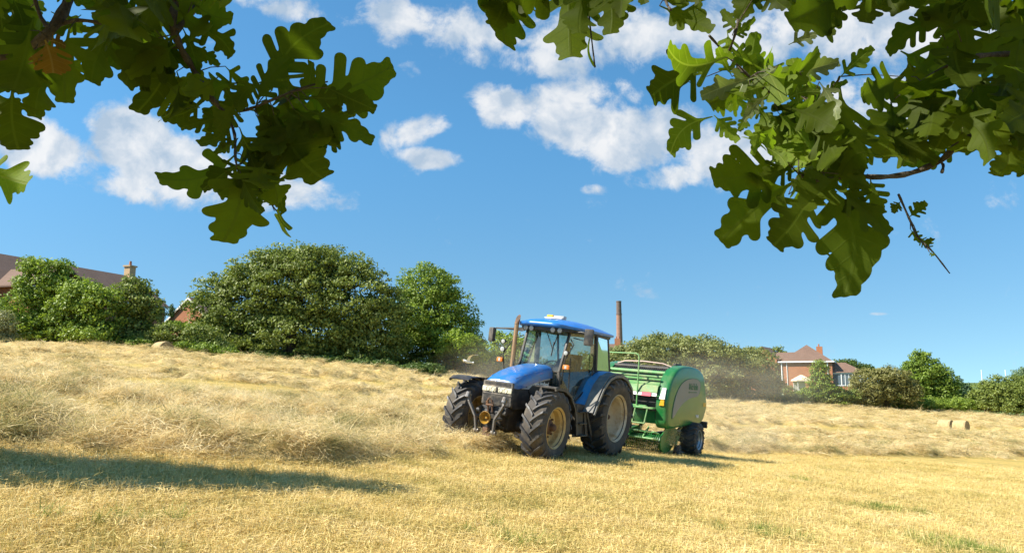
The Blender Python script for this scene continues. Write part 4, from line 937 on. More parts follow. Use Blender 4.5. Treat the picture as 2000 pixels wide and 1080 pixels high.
a = MB(); a.box((1.25, .12, 3.12), (.16, .28, .065), bev=.03); a.build('beacon', lampg, tr)
# wiper
a = MB(); a.tube([(1.62, .33, 2.75), (1.72, .30, 2.45)], .012, 6); a.tube([(1.62, .0, 2.78), (1.74, .27, 2.38)], .010, 6); a.tube([(1.73, .30, 2.52), (1.80, .30, 2.2)], .014, 6); a.build('wiper', blk2, tr)
# exhaust
a = MB(); a.tube([(1.93, -.62, 1.50), (1.93, -.62, 2.88)], .052, 18, caps=False); a.tube([(1.93, -.62, 1.3), (1.93, -.62, 1.62)], [.08, .085], 14); a.build('exhaust_pipe', exh, tr)
a = MB(); a.loft([[(1.93 + .058 * math.cos(t), -.62 + .058 * math.sin(t), 2.84) for t in [2 * math.pi * k / 14 for k in range(14)]], [(1.90 + .056 * math.cos(t), -.62 + .056 * math.sin(t), 2.98 - .09 * math.cos(t) * 1) for t in [2 * math.pi * k / 14 for k in range(14)]]]); a.build('exhaust_tip', rust, tr)
# mirrors
a = MB(); a.tube([(1.5, .66, 2.78), (1.62, .90, 2.80), (1.60, 1.03, 2.78), (1.58, 1.08, 2.72)], .017, 8); a.tube([(1.5, .66, 2.66), (1.58, .95, 2.62)], .012, 6); a.build('mirror_arm', blk, tr)
a = MB(); a.box((1.58, 1.08, 2.70), (.09, .21, .37), rot=(0, 0, R(12)), bev=.035); mr_ = a.build('mirror', blk, tr)
a = MB(); a.box((1.532, 1.07, 2.70), (.006, .17, .31), rot=(0, 0, R(12))); a.build('mirror_face', chrome, mr_)
a = MB(); a.tube([(1.55, -.60, 2.76), (1.62, -1.1, 2.73), (1.66, -1.36, 2.72)], .02, 8); a.prism([(-.60, 2.80), (-.75, 2.785), (-1.3, 2.745), (-1.3, 2.72), (-.7, 2.70), (-.6, 2.72)], 1.56, 1.60, 'yz'); a.build('mirror_arm', blk, tr)
a = MB(); a.box((1.66, -1.45, 2.56), (.10, .20, .34), rot=(0, 0, R(-25)), bev=.035); mr_ = a.build('mirror', blk, tr)
a = MB(); a.box((1.60, -1.44, 2.56), (.006, .16, .28), rot=(0, 0, R(-25))); a.build('mirror_face', chrome, mr_)
# lamp stalks
for s in (-1, 1):
    yb = s * (.62 if s > 0 else .64); yo = s * (.66 if s > 0 else .98)
    a = MB(); a.tube([(1.70, s * .58, 1.6), (1.78, yo * .95, 1.8), (1.80, yo, 2.15), (1.72, s * .80, 2.5), (1.55, s * .62, 2.62)], .014, 6); a.build('lamp_stalk', blk2, tr)
    a = MB(); a.box((1.82, yo + s * .06, 1.99), (.07, .15, .10), bev=.02); ix = a.build('indicator', amber, tr)
    a = MB(); a.box((1.857, yo + s * .06, 1.99), (.004, .05, .07)); a.build('lens', lampg, ix)
    for k, (dz, rr_) in enumerate(((2.24, .065), (2.42, .055)) if s < 0 else ((2.30, .055),)):
        a = MB(); a.tube([(1.76, yo + s * .02, dz), (1.82, yo + s * .02, dz), (1.84, yo + s * .02, dz)], [.04, rr_, rr_ * .95], 14); q = a.build('stalk_lamp', blk, tr)
        a = MB(); a.lathe([(0, .01), (rr_ * .85, 0)], 14, 'x', (1.842, yo + s * .02, dz)); a.build('lens', lampg, q)
# rear fenders
for s in (-1, 1):
    pth = [(1.30, 1.16), (1.16, 1.30), (1.02, 1.52), (.84, 1.74), (.60, 1.90), (.35, 1.975), (.05, 1.99), (-.3, 1.93), (-.6, 1.76)]
    a = MB(); a.strip(pth, s * .66, s * 1.02, .03)
    a.prism([(1.30, 1.16)] + pth[1:7] + [(-.2, 1.6), (.3, 1.55), (.9, 1.15)], s * .66, s * .69, 'xz'); fd_ = a.build('rear_fender', blue_in, tr)
    pe = [(1.36, 1.06), (1.28, 1.20), (1.14, 1.42), (.94, 1.68), (.66, 1.88), (.36, 1.965), (.0, 1.98), (-.36, 1.90), (-.66, 1.70), (-.84, 1.42)]
    a = MB(); a.strip(pe, s * 1.0, s * 1.25, .028); a.strip([(p[0] * .985, p[1] - .035) for p in pe], s * 1.255, s * 1.29, .06); a.build('fender_extension', mat('grey_rubber', (.13, .13, .125), .6, dirt=(.35, .32, .26), dscale=4, damt=.6) if s > 0 else blk, fd_)
# steps and tank
for s in (-1, 1):
    a = MB(); a.box((1.42, s * .74, .88), (.80, .50, .66), bev=.05); a.build('fuel_tank', blk, tr)
a = MB()
for p, q in (((1.68, 1.0, 1.20), (1.60, 1.06, .52)), ((1.32, 1.0, 1.20), (1.18, 1.06, .52)), ((1.20, 1.0, 1.14), (.92, 1.06, .52))): a.bar(p, q, .03, .06)
for z in (.54, .80, 1.05): a.box((1.44, 1.04 - (z - .5) * .08, z), (.36, .18, .025), bev=.005)
a.prism([(1.80, 1.24), (1.72, .50), (.88, .50), (1.12, 1.18)], .985, 1.0, 'xz'); a.build('steps', blk, tr)
a = MB(); a.tube([(1.66, .72, 1.30), (1.72, .78, 1.5), (1.70, .74, 2.2)], .013, 6); a.build('grab_rail', blk2, tr)
a = MB(); a.bar((-.3, -.3, .55), (-1.1, -.3, .45), .06); a.bar((-.3, .3, .55), (-1.1, .3, .45), .06); a.bar((-.2, 0, .48), (-1.0, 0, .46), .1, .05); a.box((-.55, 0, .9), (.3, .5, .5), bev=.05); a.build('rear_linkage', blk2, tr)
# driver: one skinned figure, clothes as children
def skin(name, verts, edges, radii, m, parent, sub=2, root=0):
    me = bpy.data.meshes.new(name); me.from_pydata(verts, edges, []); o = bpy.data.objects.new(name, me); col.objects.link(o); o.parent = parent
    sm = o.modifiers.new('skin', 'SKIN'); sm.use_smooth_shade = True
    if not me.skin_vertices: me.skin_vertices.new()
    for i, r_ in enumerate(radii): me.skin_vertices[0].data[i].radius = (r_, r_) if not isinstance(r_, tuple) else r_
    me.skin_vertices[0].data[root].use_root = True
    ss_ = o.modifiers.new('sub', 'SUBSURF'); ss_.levels = sub; ss_.render_levels = sub; me.materials.append(m)
    return o
skinm = mat('skin', (.42, .24, .16), .6); shirt = mat('dark_shirt', (.035, .04, .05), .9); jeans = mat('dark_trousers', (.03, .035, .05), .9); capm = mat('dark_cap', (.05, .05, .055), .9)
Mt = Matrix.Translation(T_O) @ Euler((T_R, T_P, R(T_YAW))).to_matrix().to_4x4()
pr_ = thing('person', 'driver in dark clothes and cap seated at the steering wheel inside the tractor cab', 'person', (Mt @ Vector((.42, 0, 1.69))), (T_R, T_P, R(T_YAW)))
V_ = [(0, 0, .08), (.0, 0, .28), (-.02, 0, .46), (.01, 0, .56), (.05, 0, .66), (.08, 0, .74), (.06, 0, .82)]
E_ = [(0, 1), (1, 2), (2, 3), (3, 4), (4, 5), (5, 6)]; Ra = [(.15, .13), (.15, .12), (.16, .10), .06, .075, .085, .07]
def add_(ch, start, rr):
    i0 = start
    for p, r_ in zip(ch, rr):
        V_.append(p); E_.append((i0, len(V_) - 1)); Ra.append(r_); i0 = len(V_) - 1
for s in (-1, 1):
    add_([(0, s * .18, .45), (.12, s * .24, .24), (.38, s * .20, .20), (.60, s * .17, .24), (.68, s * .14, .26)], 2, [.06, .047, .038, .028, .022])
    add_([(.10, s * .11, .05), (.45, s * .14, .07), (.62, s * .15, -.28), (.72, s * .15, -.34)], 0, [.09, .065, .048, .035])
skin('body', V_, E_, Ra, skinm, pr_)
skin('shirt', [(0, 0, .09), (.0, 0, .28), (-.02, 0, .47), (0, .18, .46), (.12, .24, .24), (.34, .21, .2), (0, -.18, .46), (.12, -.24, .24), (.34, -.21, .2)], [(0, 1), (1, 2), (2, 3), (3, 4), (4, 5), (2, 6), (6, 7), (7, 8)], [(.17, .15), (.17, .14), (.175, .115), .075, .062, .05, .075, .062, .05], shirt, pr_)
skin('trousers', [(0, 0, .08), (.10, .11, .05), (.45, .14, .07), (.61, .15, -.24), (.10, -.11, .05), (.45, -.14, .07), (.61, -.15, -.24)], [(0, 1), (1, 2), (2, 3), (0, 4), (4, 5), (5, 6)], [(.16, .14), .105, .08, .06, .105, .08, .06], jeans, pr_)
a = MB(); a.lathe([(.0, .10), (.06, .09), (.095, .05), (.10, .0)], 18, 'z', (.055, 0, .80)); a.box((.17, 0, .80), (.12, .15, .012), bev=.004); a.build('cap', capm, pr_)
a = MB(); a.tube([(.155, 0, .745), (.185, 0, .725)], [.014, .018], 6); a.box((.155, 0, .69), (.012, .05, .008)); 
for s in (-1, 1): a.box((.075, s * .082, .735), (.03, .014, .05), bev=.005)
a.build('face_features', skinm, pr_)
# ---------------------------------------------------------------- baler (same axes; origin on the ground below its axle)
grn = mat('green_paint', (.012, .155, .036), .33, dirt=(.23, .22, .12), dscale=2.2, damt=.22, coat=.2)
grn2 = mat('light_green_steel', (.10, .30, .09), .45, dirt=(.40, .40, .22), dscale=5, damt=.65)
grn3 = mat('dusty_green_sheet', (.10, .24, .07), .5, dirt=(.36, .36, .20), dscale=3, damt=.7)
inset = mat('grey_inset', (.21, .215, .21), .5, dirt=(.34, .31, .25), dscale=6, damt=.4)
red = mat('red_stripe', (.55, .03, .07), .5); wht = mat('white_stripe', (.75, .75, .70), .5, dirt=(.5, .48, .38), dscale=6, damt=.5)
dgl = mat('dark_green_letters', (.02, .12, .06), .5)
silver = mat('silver_rim', (.45, .45, .46), .35, .6, dirt=(.3, .27, .22), dscale=5, damt=.6)
B_O, B_YAW, B_P, B_R = (4.42, 23.6, -2.12), 238.0, -.02, -.085
bl = thing('round_baler', 'green round baler with grey side panel towed behind the blue tractor', 'baler', B_O, (B_R, B_P, R(B_YAW)))
wheel(bl, 'wheel', 0, 1.18, .50, .51, .50, .27, 17, 1, silver, .2, .09, 6, hubm=steel, tyre_kw=dict(lh=.028, lw=.05, sweep=.3))
wheel(bl, 'wheel', 0, -1.18, .50, .51, .50, .27, 17, -1, silver, .2, .09, 6, hubm=steel, tyre_kw=dict(lh=.028, lw=.05, sweep=.3))
P_ = [(2.24, 1.25), (2.26, 1.62), (2.16, 1.98), (1.96, 2.26), (1.66, 2.48), (1.30, 2.60), (.80, 2.66), (.20, 2.66), (-.40, 2.60), (-.85, 2.44), (-1.06, 2.14), (-1.20, 1.80), (-1.32, 1.50), (-1.24, 1.28), (-.82, .94), (.4, .90), (1.5, .86), (1.95, .86), (2.20, .96)]
def smooth_poly(P, n=3):
    out = []
    for i in range(len(P)):
        p0, p1, p2, p3 = [Vector(P[(i + k - 1) % len(P)]) for k in range(4)]
        for j in range(n):
            t = j / n; out.append(.5 * ((2 * p1) + (-p0 + p2) * t + (2 * p0 - 5 * p1 + 4 * p2 - p3) * t * t + (-p0 + 3 * p1 - 3 * p2 + p3) * t ** 3))
    return out
SP = smooth_poly(P_); cen = Vector((.5, 1.75))
def shield(s):
    a = MB(); rings = []
    for (k, y) in ((1.0, .84), (1.0, 1.08), (.99, 1.135), (.965, 1.165), (.93, 1.178), (.5, 1.182)):
        rings.append([(cen.x + (p.x - cen.x) * k, s * y, cen.y + (p.y - cen.y) * (k if k > .99 else 1 - (1 - k) * 1.25)) for p in SP])
    a.loft(rings); return a
for s in (-1, 1):
    sh = shield(s).build('side_shield', grn, bl, ang=60)
    ins = [(1.98, 1.22), (1.92, 1.55), (1.72, 1.88), (1.40, 2.12), (1.0, 2.26), (.5, 2.32), (.0, 2.31), (-.28, 2.24), (-.36, 2.10), (-.30, 1.92), (-.10, 1.80), (.40, 1.76), (.85, 1.68), (1.25, 1.55), (1.6, 1.38), (1.85, 1.22)]
    ip = smooth_poly([(x - .12, z - .02) for x, z in ins])
    c = Vector((.7, 1.9)); a = MB(); a.prism([tuple(c + (p - c) * 1.035) for p in ip], s * 1.16, s * 1.190, 'xz'); a.build('inset_rim', dgl, sh)
    a = MB(); a.prism([tuple(p) for p in ip], s * 1.16, s * 1.195, 'xz'); a.build('inset_panel', inset, sh)
    M = Matrix.Translation((.18, s * 1.198, 2.06)) @ Matrix(((-s, 0, 0, 0), (0, 0, s, 0), (0, 1, 0, 0), (0, 0, 0, 1)))
    text_mesh('lettering', 'McHale', .27, dgl, sh, M)
    a = MB(); a.box((.16, s * 1.198, 1.90), (.62, .006, .025)); a.box((.55, s * 1.198, 1.90), (.06, .006, .05)); a.build('underline', dgl, sh, smooth=False)
    M = Matrix.Translation((-.35, s * 1.187, 1.17)) @ Matrix(((-s, 0, 0, 0), (0, 0, s, 0), (0, 1, 0, 0), (0, 0, 0, 1)))
    text_mesh('model_number', 'V660', .13, letter, sh, M)
    a = MB(); a.box((-1.02, s * 1.16, 1.52), (.26, .05, .12)); a.build('reflector', yel, sh, smooth=False)
    a = MB(); a.loft([[(2.262, s * .98, 1.66), (2.262, s * 1.08, 1.66), (2.262, s * 1.08, 1.50), (2.262, s * .94, 1.50)], [(2.30, s * .98, 1.66), (2.30, s * 1.08, 1.66), (2.30, s * 1.08, 1.50), (2.30, s * .94, 1.50)]]); a.build('marker_plate', yel, sh, smooth=False)
    a = MB(); a.loft([[(2.27, s * .93, 1.67), (2.27, s * 1.09, 1.67), (2.17, s * 1.09, 1.98), (2.14, s * .97, 1.98)], [(2.30, s * .93, 1.68), (2.30, s * 1.09, 1.68), (2.20, s * 1.09, 1.99), (2.17, s * .97, 1.99)]]); a.build('marker_lens', wht, sh, smooth=False)
    # inner chamber wall
    a = MB(); a.prism([tuple(cen + (p - cen) * .965) for p in SP], s * .80, s * .86, 'xz'); a.build('chamber_side', blk2, bl, smooth=False)
    a = MB(); a.bar((1.6, s * .6, .62), (-.2, s * .6, .62), .12, .16); a.bar((-.2, s * .6, .62), (-.9, s * .75, .95), .1); a.box((0, s * .78, .55), (.3, .2, .3), bev=.03); a.build('chassis_rail', grn, bl)
    a = MB(); a.box((-1.34, s * 1.02, .88), (.10, .36, .20), bev=.02); a.bar((-.9, s * .85, .95), (-1.32, s * .95, .9), .06); tl = a.build('tail_light_bracket', blk, bl)
    a = MB(); a.box((-1.395, s * 1.02, .88), (.012, .3, .12)); a.build('tail_light', orange_l, tl, smooth=False)
a = MB(); a.bar((0, -1.0, .50), (0, 1.0, .50), .12, bev=.02); a.build('axle', blk2, bl)
# rollers and sheets between the shields, seen from the front
ins_p = [tuple(cen + (p - cen) * .90) for p in SP]
a = MB(); a.prism(ins_p, -.80, .80, 'xz'); a.build('bale_chamber', blk2, bl, smooth=False)
for (x, z, r_, m_) in ((1.72, 2.40, .055, grn2), (1.86, 2.28, .045, grn3), (1.98, 2.16, .05, blk), (1.45, 2.54, .05, blk)):
    a = MB(); a.cyl((x, -.86, z), (x, .86, z), r_, 14); a.build('roller', m_, bl)
a = MB()
for k in range(26):
    y = -.78 + 1.56 * k / 25; a.bar((1.30, y, 2.62), (1.80, y, 2.36), .008, .008)
a.build('net_guard', steel, bl, smooth=False)
a = MB(); a.tube([(1.25, -.86, 2.60), (1.30, -.6, 2.68), (1.32, 0, 2.71), (1.30, .6, 2.68), (1.25, .86, 2.60)], .018, 8); a.build('guard_rail', mat('pale_rail', (.62, .45, .38), .6), bl)
a = MB(); a.box((.6, .80, 2.66), (.5, .1, .12), bev=.02); a.build('net_box', blk, bl)
a = MB(); a.box((2.16, 0, 2.06), (.05, 1.76, .05), bev=.01); a.box((2.10, 0, 2.21), (.05, 1.76, .06), bev=.01); a.build('cross_bar', grn2, bl)
a = MB(); a.loft([[(2.05, -.86, 2.16), (2.05, .86, 2.16)], [(2.24, -.86, 2.0), (2.24, .86, 2.0)], [(2.30, -.86, 1.84), (2.30, .86, 1.84)]], closed=False, caps=False); a.build('front_sheet', grn3, bl)
a = MB(); a.loft([[(2.31, -.86, 1.825), (2.31, .86, 1.825)], [(2.34, -.86, 1.74), (2.34, .86, 1.74)]], closed=False, caps=False); a.build('warning_strip', wht, bl)
for y0, y1 in ((.42, .70),):
    a = MB(); a.box((2.345, (y0 + y1) / 2, 1.78), (.02, y1 - y0, .11), rot=(0, R(-18), 0)); a.build('red_patch', red, bl, smooth=False)
a = MB(); a.box((2.2, -.45, 1.58), (.12, .8, .26), bev=.02); a.box((2.25, -.25, 1.44), (.1, 1.6, .05), bev=.01); a.box((2.30, .45, 1.40), (.35, .75, .04), bev=.01); a.build('front_frame', grn2, bl)
a = MB(); a.box((2.30, -.14, 1.60), (.04, .13, .18), bev=.01); a.build('warning_sign', yel, bl)
a = MB(); a.tube([(2.32, -.86, 1.4), (2.34, -.86, 2.76), (2.34, -.83, 2.85), (2.34, -.74, 2.88), (2.34, .16, 2.90), (2.34, .25, 2.87), (2.34, .28, 2.78), (2.32, .28, 1.40)], .022, 10); a.build('guard_hoop', grn2, bl)
# ladder
a = MB(); q = [(2.42, .30, 1.42), (2.62, .30, .98), (2.62, .66, .98), (2.42, .66, 1.42)]
for u, v in ((q[0], q[1]), (q[1], q[2]), (q[2], q[3]), (q[3], q[0])): a.tube([u, v], .022, 8)
a.build('ladder', grn3, bl)
a = MB(); a.box((2.0, .5, 1.15), (.3, .7, .36), bev=.03); a.box((1.9, -.4, 1.2), (.3, 1.0, .4), bev=.03); a.build('gearbox', grn, bl)
# drawbar
a = MB(); a.bar((2.0, -.25, .80), (3.9, -.04, .56), .12, .14, bev=.02); a.bar((2.0, .25, .80), (3.9, .04, .56), .12, .14, bev=.02); a.box((3.95, 0, .54), (.35, .14, .12), bev=.03); a.build('drawbar', grn, bl)
a = MB(); a.tube([(2.0, 0, .95), (4.3, 0, .80)], .065, 12); a.build('drive_shaft', yel, bl)
a = MB()
for k, y in enumerate((-.12, -.06, 0, .06)): a.tube([(2.3, y, 1.4), (2.8, y * .8, 1.25), (3.3, y, 1.2), (4.0, y * .7, 1.0), (4.5, y, 1.1)], .014, 6)
a.build('hose', blk2, bl)
# pickup reel
a = MB(); a.tube([(1.95, -1.0, .45), (1.95, 1.0, .45)], .17, 16); a.build('pickup_drum', blk2, bl)
a = MB()
for k in range(34):
    y = -.96 + 1.92 * k / 33
    a.strip([(1.95 + .24 * math.cos(t), .45 + .24 * math.sin(t)) for t in [R(x) for x in (110, 80, 45, 10, -25, -60, -100, -140)]], y - .012, y + .012, .012)
pk = a.build('pickup_bands', grn, bl)
a = MB()
for k in range(33):
    y = -.93 + 1.86 * k / 32
    for t in ((k % 3) * 25 - 60, (k % 3) * 25 + 10):
        t = R(t); a.tube([(1.95 + .2 * math.cos(t), y, .45 + .2 * math.sin(t)), (1.95 + .38 * math.cos(t - .2), y, .45 + .38 * math.sin(t - .2))], .006, 4)
a.build('tines', steel, bl)
for s in (-1, 1):
    a = MB(); a.prism([(2.25, .62), (2.2, .30), (1.95, .16), (1.5, .2), (1.1, .42), (.95, .78), (1.3, .92), (1.9, .86)], s * 1.0, s * 1.04, 'xz'); a.build('pickup_side', grn, bl, bevel=.01)
    w_ = wheel(bl, 'gauge_wheel', 1.30, s * 1.20, .20, .20, .15, .10, 14, s, silver, .2, .04, 4, hubm=steel, tyre_kw=dict(lh=.008, lw=.03, sweep=.2))
    a = MB(); a.bar((1.30, s * 1.1, .20), (1.0, s * 1.08, .62), .05, .08); a.build('gauge_arm', grn2, bl)
a = MB(); a.tube([(2.35, -1.0, .72), (2.45, -.9, .76), (2.45, .9, .76), (2.35, 1.0, .72)], .025, 8); a.tube([(2.40, -1.0, .56), (2.52, -.9, .58), (2.52, .9, .58), (2.40, 1.0, .56)], .028, 8)
for y in (-.6, 0, .6): a.bar((2.1, y, .86), (2.52, y, .58), .03, .06)
a.tube([(2.45, -.3, .76), (2.55, -.3, .95), (2.4, -.3, 1.2)], .03, 8)
a.build('crop_guard', grn2, bl)
a = MB(); a.box((2.35, 0, .62), (.16, 1.7, .05), rot=(0, R(20), 0), bev=.01); a.build('wind_guard', grn, bl)
# hay going into the pickup
V, F, t = strands(2200, .1, .1, .4, .010, .6, .2, rs=77); V = V.reshape(2200, -1, 3); q_ = np.random.default_rng(9)
c1 = np.c_[q_.normal(1.45, .22, 1100), 1.1 + q_.normal(0, .05, 1100), .52 + q_.normal(0, .14, 1100)]; c2 = np.c_[q_.normal(2.35, .25, 1100), q_.uniform(-.95, .95, 1100), .12 + q_.uniform(0, .3, 1100)]
V = V * .6 + np.r_[c1, c2][:, None]; hy = mesh_np('caught_hay', V.reshape(-1, 3), F, hay_m, bl, attrs={'tone': ('FACE', t)}); hy['kind'] = 'stuff'
# ---------------------------------------------------------------- the oak overhead: its trunk stands left of and behind the camera
def near_leaf_mat(name, c, vein, tr, gloss=.58):
    m = bpy.data.materials.new(name); m.use_nodes = True; n = NT(m.node_tree); nt = m.node_tree
    b = nt.nodes['Principled BSDF']; out = nt.nodes['Material Output']
    ac = n.n('ShaderNodeAttribute', attribute_name='across').outputs['Fac']; al = n.n('ShaderNodeAttribute', attribute_name='along').outputs['Fac']; tone = n.n('ShaderNodeAttribute', attribute_name='tone').outputs['Fac']
    aa = n.math('ABSOLUTE', ac); mid = n.mr(aa, .05, .02)
    sv_ = n.math('ABSOLUTE', n.math('SUBTRACT', n.math('FRACT', n.math('MULTIPLY', n.math('SUBTRACT', al, n.math('MULTIPLY', aa, .22)), 7.0)), .5))
    side = n.math('MULTIPLY', n.mr(sv_, .07, .02), n.mr(aa, .95, .2))
    v = n.math('MAXIMUM', mid, n.math('MULTIPLY', side, .55))
    g = n.n('ShaderNodeNewGeometry').outputs['Position']; blot = n.noise(g, 28, 5, .65)
    base = n.mix(n.math('MULTIPLY', n.math('ADD', tone, n.math('SUBTRACT', blot, .5)), .9, clamp=True), tuple(x * .72 for x in c), tuple(x * 1.45 for x in c))
    cc = n.mix(v, base, vein); n.l(cc, b.inputs['Base Color']); b.inputs['Roughness'].default_value = gloss; b.inputs['Specular IOR Level'].default_value = .16
    bn = n.n('ShaderNodeBump'); bn.inputs['Strength'].default_value = .35; bn.inputs['Distance'].default_value = .002; n.l(n.math('ADD', v, n.math('MULTIPLY', blot, .6)), bn.inputs['Height']); n.l(bn.outputs[0], b.inputs['Normal'])
    t = n.n('ShaderNodeBsdfTranslucent'); n.l(n.mix(1.0, cc, (1.25, 1.35, .45), 'MULTIPLY'), t.inputs[0]); mx = n.n('ShaderNodeMixShader'); mx.inputs[0].default_value = tr
    n.l(b.outputs[0], mx.inputs[1]); n.l(t.outputs[0], mx.inputs[2]); n.l(mx.outputs[0], out.inputs[0])
    return m
NL = near_leaf_mat('oak_leaf', (.072, .105, .008), (.085, .12, .014), .65)
NB = near_leaf_mat('sunlit_oak_leaf', (.14, .21, .018), (.22, .29, .05), .6)  # brighter copy of the oak leaf with sunlight put into its colour
NP = near_leaf_mat('pale_glossy_leaf', (.16, .20, .09), (.26, .30, .15), .4, .3)  # paler colour and lower roughness than the plain oak leaf
NO = near_leaf_mat('browned_leaf', (.20, .11, .015), (.25, .16, .05), .5)
twig_m = mat('twig_bark', (.045, .032, .022), .85, c2=(.09, .075, .05), scale=60, bump=.5, bscale=200)
def _cap(X, Y, a, b, r0, r1):
    ax_, ay_ = a; bx, by = b; dx, dy = bx - ax_, by - ay_; t = np.clip(((X - ax_) * dx + (Y - ay_) * dy) / (dx * dx + dy * dy), 0, 1)
    return np.hypot(X - ax_ - t * dx, Y - ay_ - t * dy) - (r0 + (r1 - r0) * t)
def leaf_template(seed, plain=False):
    """outline of an oak leaf as a smooth union of rounded lobes, cut out of a fine grid (x across, y along)"""
    r = np.random.default_rng(seed); nx_, ny_ = 40, 46
    gx_ = np.linspace(-.44, .44, nx_); gy_ = np.linspace(-.02, 1.03, ny_); X, Y = np.meshgrid(gx_, gy_)
    if plain: f = _cap(X, Y, (0, .1), (0, .9), .03, .06)
    else:
        caps = [_cap(X, Y, (0, 0), (0, .2), .012, .022), _cap(X, Y, (0, .18), (0, .34), .035, .085), _cap(X, Y, (0, .34), (0, .68), .085, .135), _cap(X, Y, (0, .68), (0, .88), .13, .085)]
        nl = r.integers(3, 5)
        for sd_ in (-1, 1):
            ts = np.linspace(.20, .72, nl) + r.uniform(-.03, .03, nl) + r.uniform(-.03, .03)
            for t in ts:
                q = (t - .12) / .5; L = (.10 + .20 * np.sin(np.pi * min(1, .25 + q * .62)) ** 1.3) * r.uniform(.82, 1.15); a = R(68 - 26 * q + r.uniform(-7, 7)); rr = (.044 + .034 * min(q, 1)) * r.uniform(.85, 1.15)
                e = (sd_ * L * math.sin(a), t + L * math.cos(a)); caps.append(_cap(X, Y, (0, t), e, rr * .85, rr))
            caps.append(_cap(X, Y, (0, .84), (sd_ * .075, .93), .045, .035))
        f = caps[0]; k = .022
        for c in caps[1:]:
            h = np.clip(.5 + .5 * (c - f) / k, 0, 1); f = c * (1 - h) + f * h - k * h * (1 - h)
    V = []; key = {}; F = []
    def vid(kk, p):
        if kk not in key: key[kk] = len(V); V.append(p)
        return key[kk]
    for j in range(ny_ - 1):
        for i in range(nx_ - 1):
            cs = [(j, i), (j, i + 1), (j + 1, i + 1), (j + 1, i)]; vs = [f[c] for c in cs]
            if min(vs) > 0: continue
            poly = []
            for a in range(4):
                c0, c1 = cs[a], cs[(a + 1) % 4]; v0, v1 = vs[a], vs[(a + 1) % 4]
                if v0 <= 0: poly.append(vid(c0, (gx_[c0[1]], gy_[c0[0]])))
                if (v0 <= 0) != (v1 <= 0):
                    t = v0 / (v0 - v1); poly.append(vid(tuple(sorted((c0, c1))), (gx_[c0[1]] * (1 - t) + gx_[c1[1]] * t, gy_[c0[0]] * (1 - t) + gy_[c1[0]] * t)))
            for a in range(1, len(poly) - 1): F.append((poly[0], poly[a], poly[a + 1]))
    return np.array(V), np.array(F)
TEMPL = [leaf_template(k) for k in range(14)]; PLAIN = leaf_template(0, True)
class LeafSet:
    def __init__(s): s.V = []; s.F = []; s.a = []; s.al = []; s.t = []; s.n = 0
    def leaf(s, b, tip, wr=.62, roll=0., bend=.12, r=rng, tone=None, depth=.62):
        b = np.array(b); tip = np.array(tip); ax_ = tip - b; L = np.linalg.norm(ax_); ax_ = ax_ / L
        view = (b + tip) / 2; view = view / np.linalg.norm(view); sd = np.cross(ax_, view); sd /= np.linalg.norm(sd) + 1e-9; nm = np.cross(sd, ax_)
        ro = roll; S = sd * math.cos(ro) + nm * math.sin(ro); Nn = np.cross(S, ax_)
        T2, F2_ = PLAIN if depth < .3 else TEMPL[r.integers(0, len(TEMPL))]
        x = T2[:, 0] * (wr / .60) * (1 if r.uniform() < .5 else -1); y = T2[:, 1]
        cup = r.uniform(-.35, .45); wav = r.uniform(.01, .035); ph = r.uniform(0, 6); lat = r.normal(0, .08); tw = r.normal(0, .35)
        if depth < .3: x = T2[:, 0] * wr * 8
        P = b + ax_ * (y * L)[:, None] + S * ((x + lat * np.sin(np.pi * y)) * L)[:, None] + Nn * (L * (bend * (y - y ** 2) * 1.6 - bend * y ** 3 + cup * np.abs(x) + tw * x * (y - .4) + wav * np.sin(12 * y + ph) * np.abs(x) * 5))[:, None]
        s.F.append(F2_ + s.n); s.V.append(P); s.n += len(P)
        s.a.append(T2[:, 0] / .34); s.al.append(y); s.t.append(np.full(len(P), r.uniform(0, 1) if tone is None else tone))
    def build(s, name, m, parent):
        return mesh_np(name, np.concatenate(s.V), np.concatenate(s.F), m, parent, smooth=True, attrs={'across': ('POINT', np.concatenate(s.a)), 'along': ('POINT', np.concatenate(s.al)), 'tone': ('POINT', np.concatenate(s.t))})
oak = thing('overhanging_oak', 'oak tree whose lobed dark leaves and twigs hang across the top of the view', 'tree', (0, 0, 0))
lr = np.random.default_rng(5)
BASES = []; BR = []
def lf(S, bx, by, tx, ty, w_=.62, D=1.25, roll=0., bend=.1, dD=0.0, tone=None, depth=.62):
    D = D + lr.uniform(-.07, .07); BASES.append(at(bx, by, D))
    if depth > .3: w_ = max(w_, .46)
    S.leaf(at(bx, by, D), at(tx, ty, D + dD + lr.uniform(-.05, .05)), w_, roll + lr.normal(0, .15), bend * lr.uniform(.3, 1.5), lr, tone, depth)
def fill(S, poly, n, L0=110, L1=170, ang=90, spread=75, D0=1.1, D1=1.6):
    xs = [p[0] for p in poly]; ys = [p[1] for p in poly]; k = 0
    while k < n:
        x, y = lr.uniform(min(xs), max(xs)), lr.uniform(min(ys), max(ys)); ins = False
        for i in range(len(poly)):
            (x1, y1), (x2, y2) = poly[i], poly[i - 1]
            if (y1 > y) != (y2 > y) and x < (x2 - x1) * (y - y1) / (y2 - y1) + x1: ins = not ins
        if not ins: continue
        k += 1; a_ = R(ang + lr.uniform(-spread, spread)); L = lr.uniform(L0, L1); D = lr.uniform(D0, D1)
        S.leaf(at(x - .5 * L * math.cos(a_), y - .5 * L * math.sin(a_), D), at(x + .5 * L * math.cos(a_), y + .5 * L * math.sin(a_), D + lr.uniform(-.08, .08)), lr.uniform(.5, .8), lr.normal(0, .35), lr.uniform(0, .2), lr)
